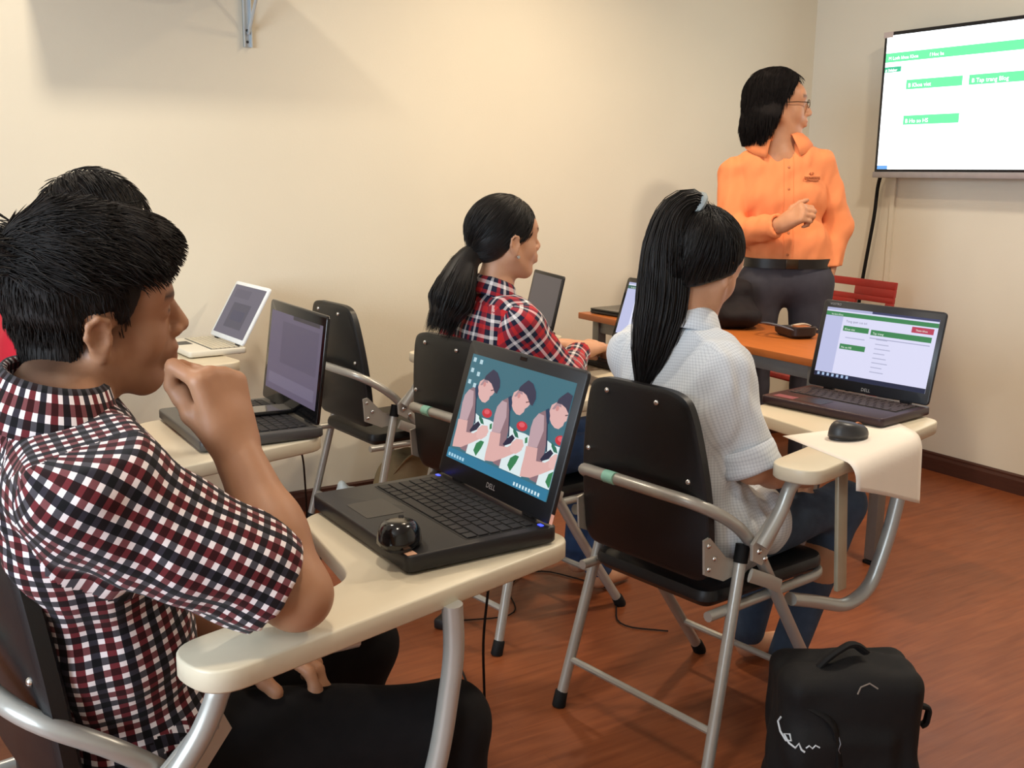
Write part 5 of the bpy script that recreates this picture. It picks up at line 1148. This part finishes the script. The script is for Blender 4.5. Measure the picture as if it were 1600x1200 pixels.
# glasses, belt, buttons, logo
gl = MB(); L3 = lambda x, y, z: tuple(c+R@(A3(x, y, z)*hs))
for q in (-1, 1): gl.tube([L3(.098, q*.034+.021*math.cos(a), .000+.014*math.sin(a)) for a in np.linspace(0, 2*PI, 19)[:-1]], .0013, 6, closed=True); gl.tube([L3(.097, q*.055, .004), L3(.05, q*.074, .006), L3(-.02, q*.081, .004)], .0014, 6)
gl.tube([L3(.100, -.013, .004), L3(.102, 0, .006), L3(.100, .013, .004)], .0013, 6); gl.build('glasses', pm('dark_metal_frame', '#26211f', .3, .7), tch)
def ring(cen, S, Fw, rs, rf, z0, z1, thick):
    vs = []; n = 48
    for z, d in ((z0, 0), (z1, 0), (z1, thick), (z0, thick)):
        for k in range(n): a = 2*PI*k/n; ca, sa = math.cos(a), math.sin(a); e = 2/2.6; vs.append(cen+S*(rs+d)*math.copysign(abs(ca)**e, ca)+Fw*(rf+d)*math.copysign(abs(sa)**e, sa)+A3(0, 0, z))
    fs = [(i*n+k, i*n+(k+1) % n, ((i+1) % 4)*n+(k+1) % n, ((i+1) % 4)*n+k) for i in range(4) for k in range(n)]
    return vs, fs
Sh = unit(S_*A3(1, 1, 0)); Fh = np.cross(Sh, A3(0, 0, 1)); bc = A3(2.985, 2.797, 0)-root
vs, fs = ring(bc, Sh, Fh, .154, .100, .950, .985, .007); belt = mobj('belt', vs, fs, pm('black_leather', '#17120f', .4), tch, True, 40)
bkp = bc+Fh*.110+Sh*.0+A3(0, 0, .9675); MB().box((0, 0, 0), (.045, .006, .036), bev=.002).build('buckle', pm('bronze_buckle', '#4a3a2c', .3, .8), tch)
ob = [o for o in tch.children if o.name.startswith('buckle')][0]; ob.location = tuple(bkp); ob.rotation_euler = (0, 0, math.atan2(Sh[1], Sh[0]))
def on_shirt(obj, p, d):
    """nearest surface point of the shirt along a direction"""
    ok, loc, n_, _ = obj.ray_cast(Vector(p), Vector(d)); return (np.array(loc), np.array(n_)) if ok else (None, None)
bpy.context.view_layer.update()
pk = []
for z in (1.00, 1.08, 1.16, 1.24, 1.32, 1.38):
    p, n_ = on_shirt(shirtT, tuple(A3(2.992, 2.83, z)-root+Fh*.5), tuple(-Fh))
    if p is not None: MB().dome(tuple(p), tuple(n_), .0055, .002).build('button', pm('amber_button', '#b86a3c', .4), tch); pk.append(p)
for off in (-.018, .018):
    ln = []
    for z in np.linspace(.99, 1.385, 26):
        p, n_ = on_shirt(shirtT, tuple(A3(2.992, 2.83, z)-root+Sh*off+Fh*.5), tuple(-Fh))
        if p is not None: ln.append(tuple(p+n_*.0004))
    if len(ln) > 2: MB().tube(ln, .0016, 6).build('placket_seam', opt['shirt'], tch)
p, n_ = on_shirt(shirtT, tuple(A3(2.992, 2.83, 1.285)-root+Sh*.085+Fh*.5), tuple(-Fh))
if p is not None:
    zt = unit(A3(0, 0, 1)-n_*n_[2]); xt = np.cross(zt, n_); B4 = Matrix(((xt[0], zt[0], n_[0], p[0]+n_[0]*.004), (xt[1], zt[1], n_[1], p[1]+n_[1]*.004), (xt[2], zt[2], n_[2], p[2]+n_[2]*.004), (0, 0, 0, 1)))
    M_LOGO = pm('brown_embroidery', '#a85a2e', .7)
    for q in (-1, 1): MB().prism([(q*.002, .006), (q*.002+q*.008*(1 if q > 0 else 1), .013), (q*.004, .018)] if q > 0 else [(-.002, .006), (-.004, .018), (-.010, .013)], -.004, .0004, 0, B4).build('logo_mark', M_LOGO, tch, False)
    lg_ = MB()
    for k in range(11): lg_.prism([(-.031+k*.0058, -.008+.002*(k % 2)), (-.0270+k*.0058, -.008+.002*(k % 2)), (-.0265+k*.0058, 0), (-.0305+k*.0058, 0)], -.004, .0004, 0, B4)
    lg_.prism([(-.030, -.0095), (-.008, -.0165), (.014, -.0165), (.032, -.0095)], -.004, .0003, 0, B4)
    lo_ = lg_.build('logo_stitching', M_LOGO, tch, False); lo_['kind'] = 'stuff'
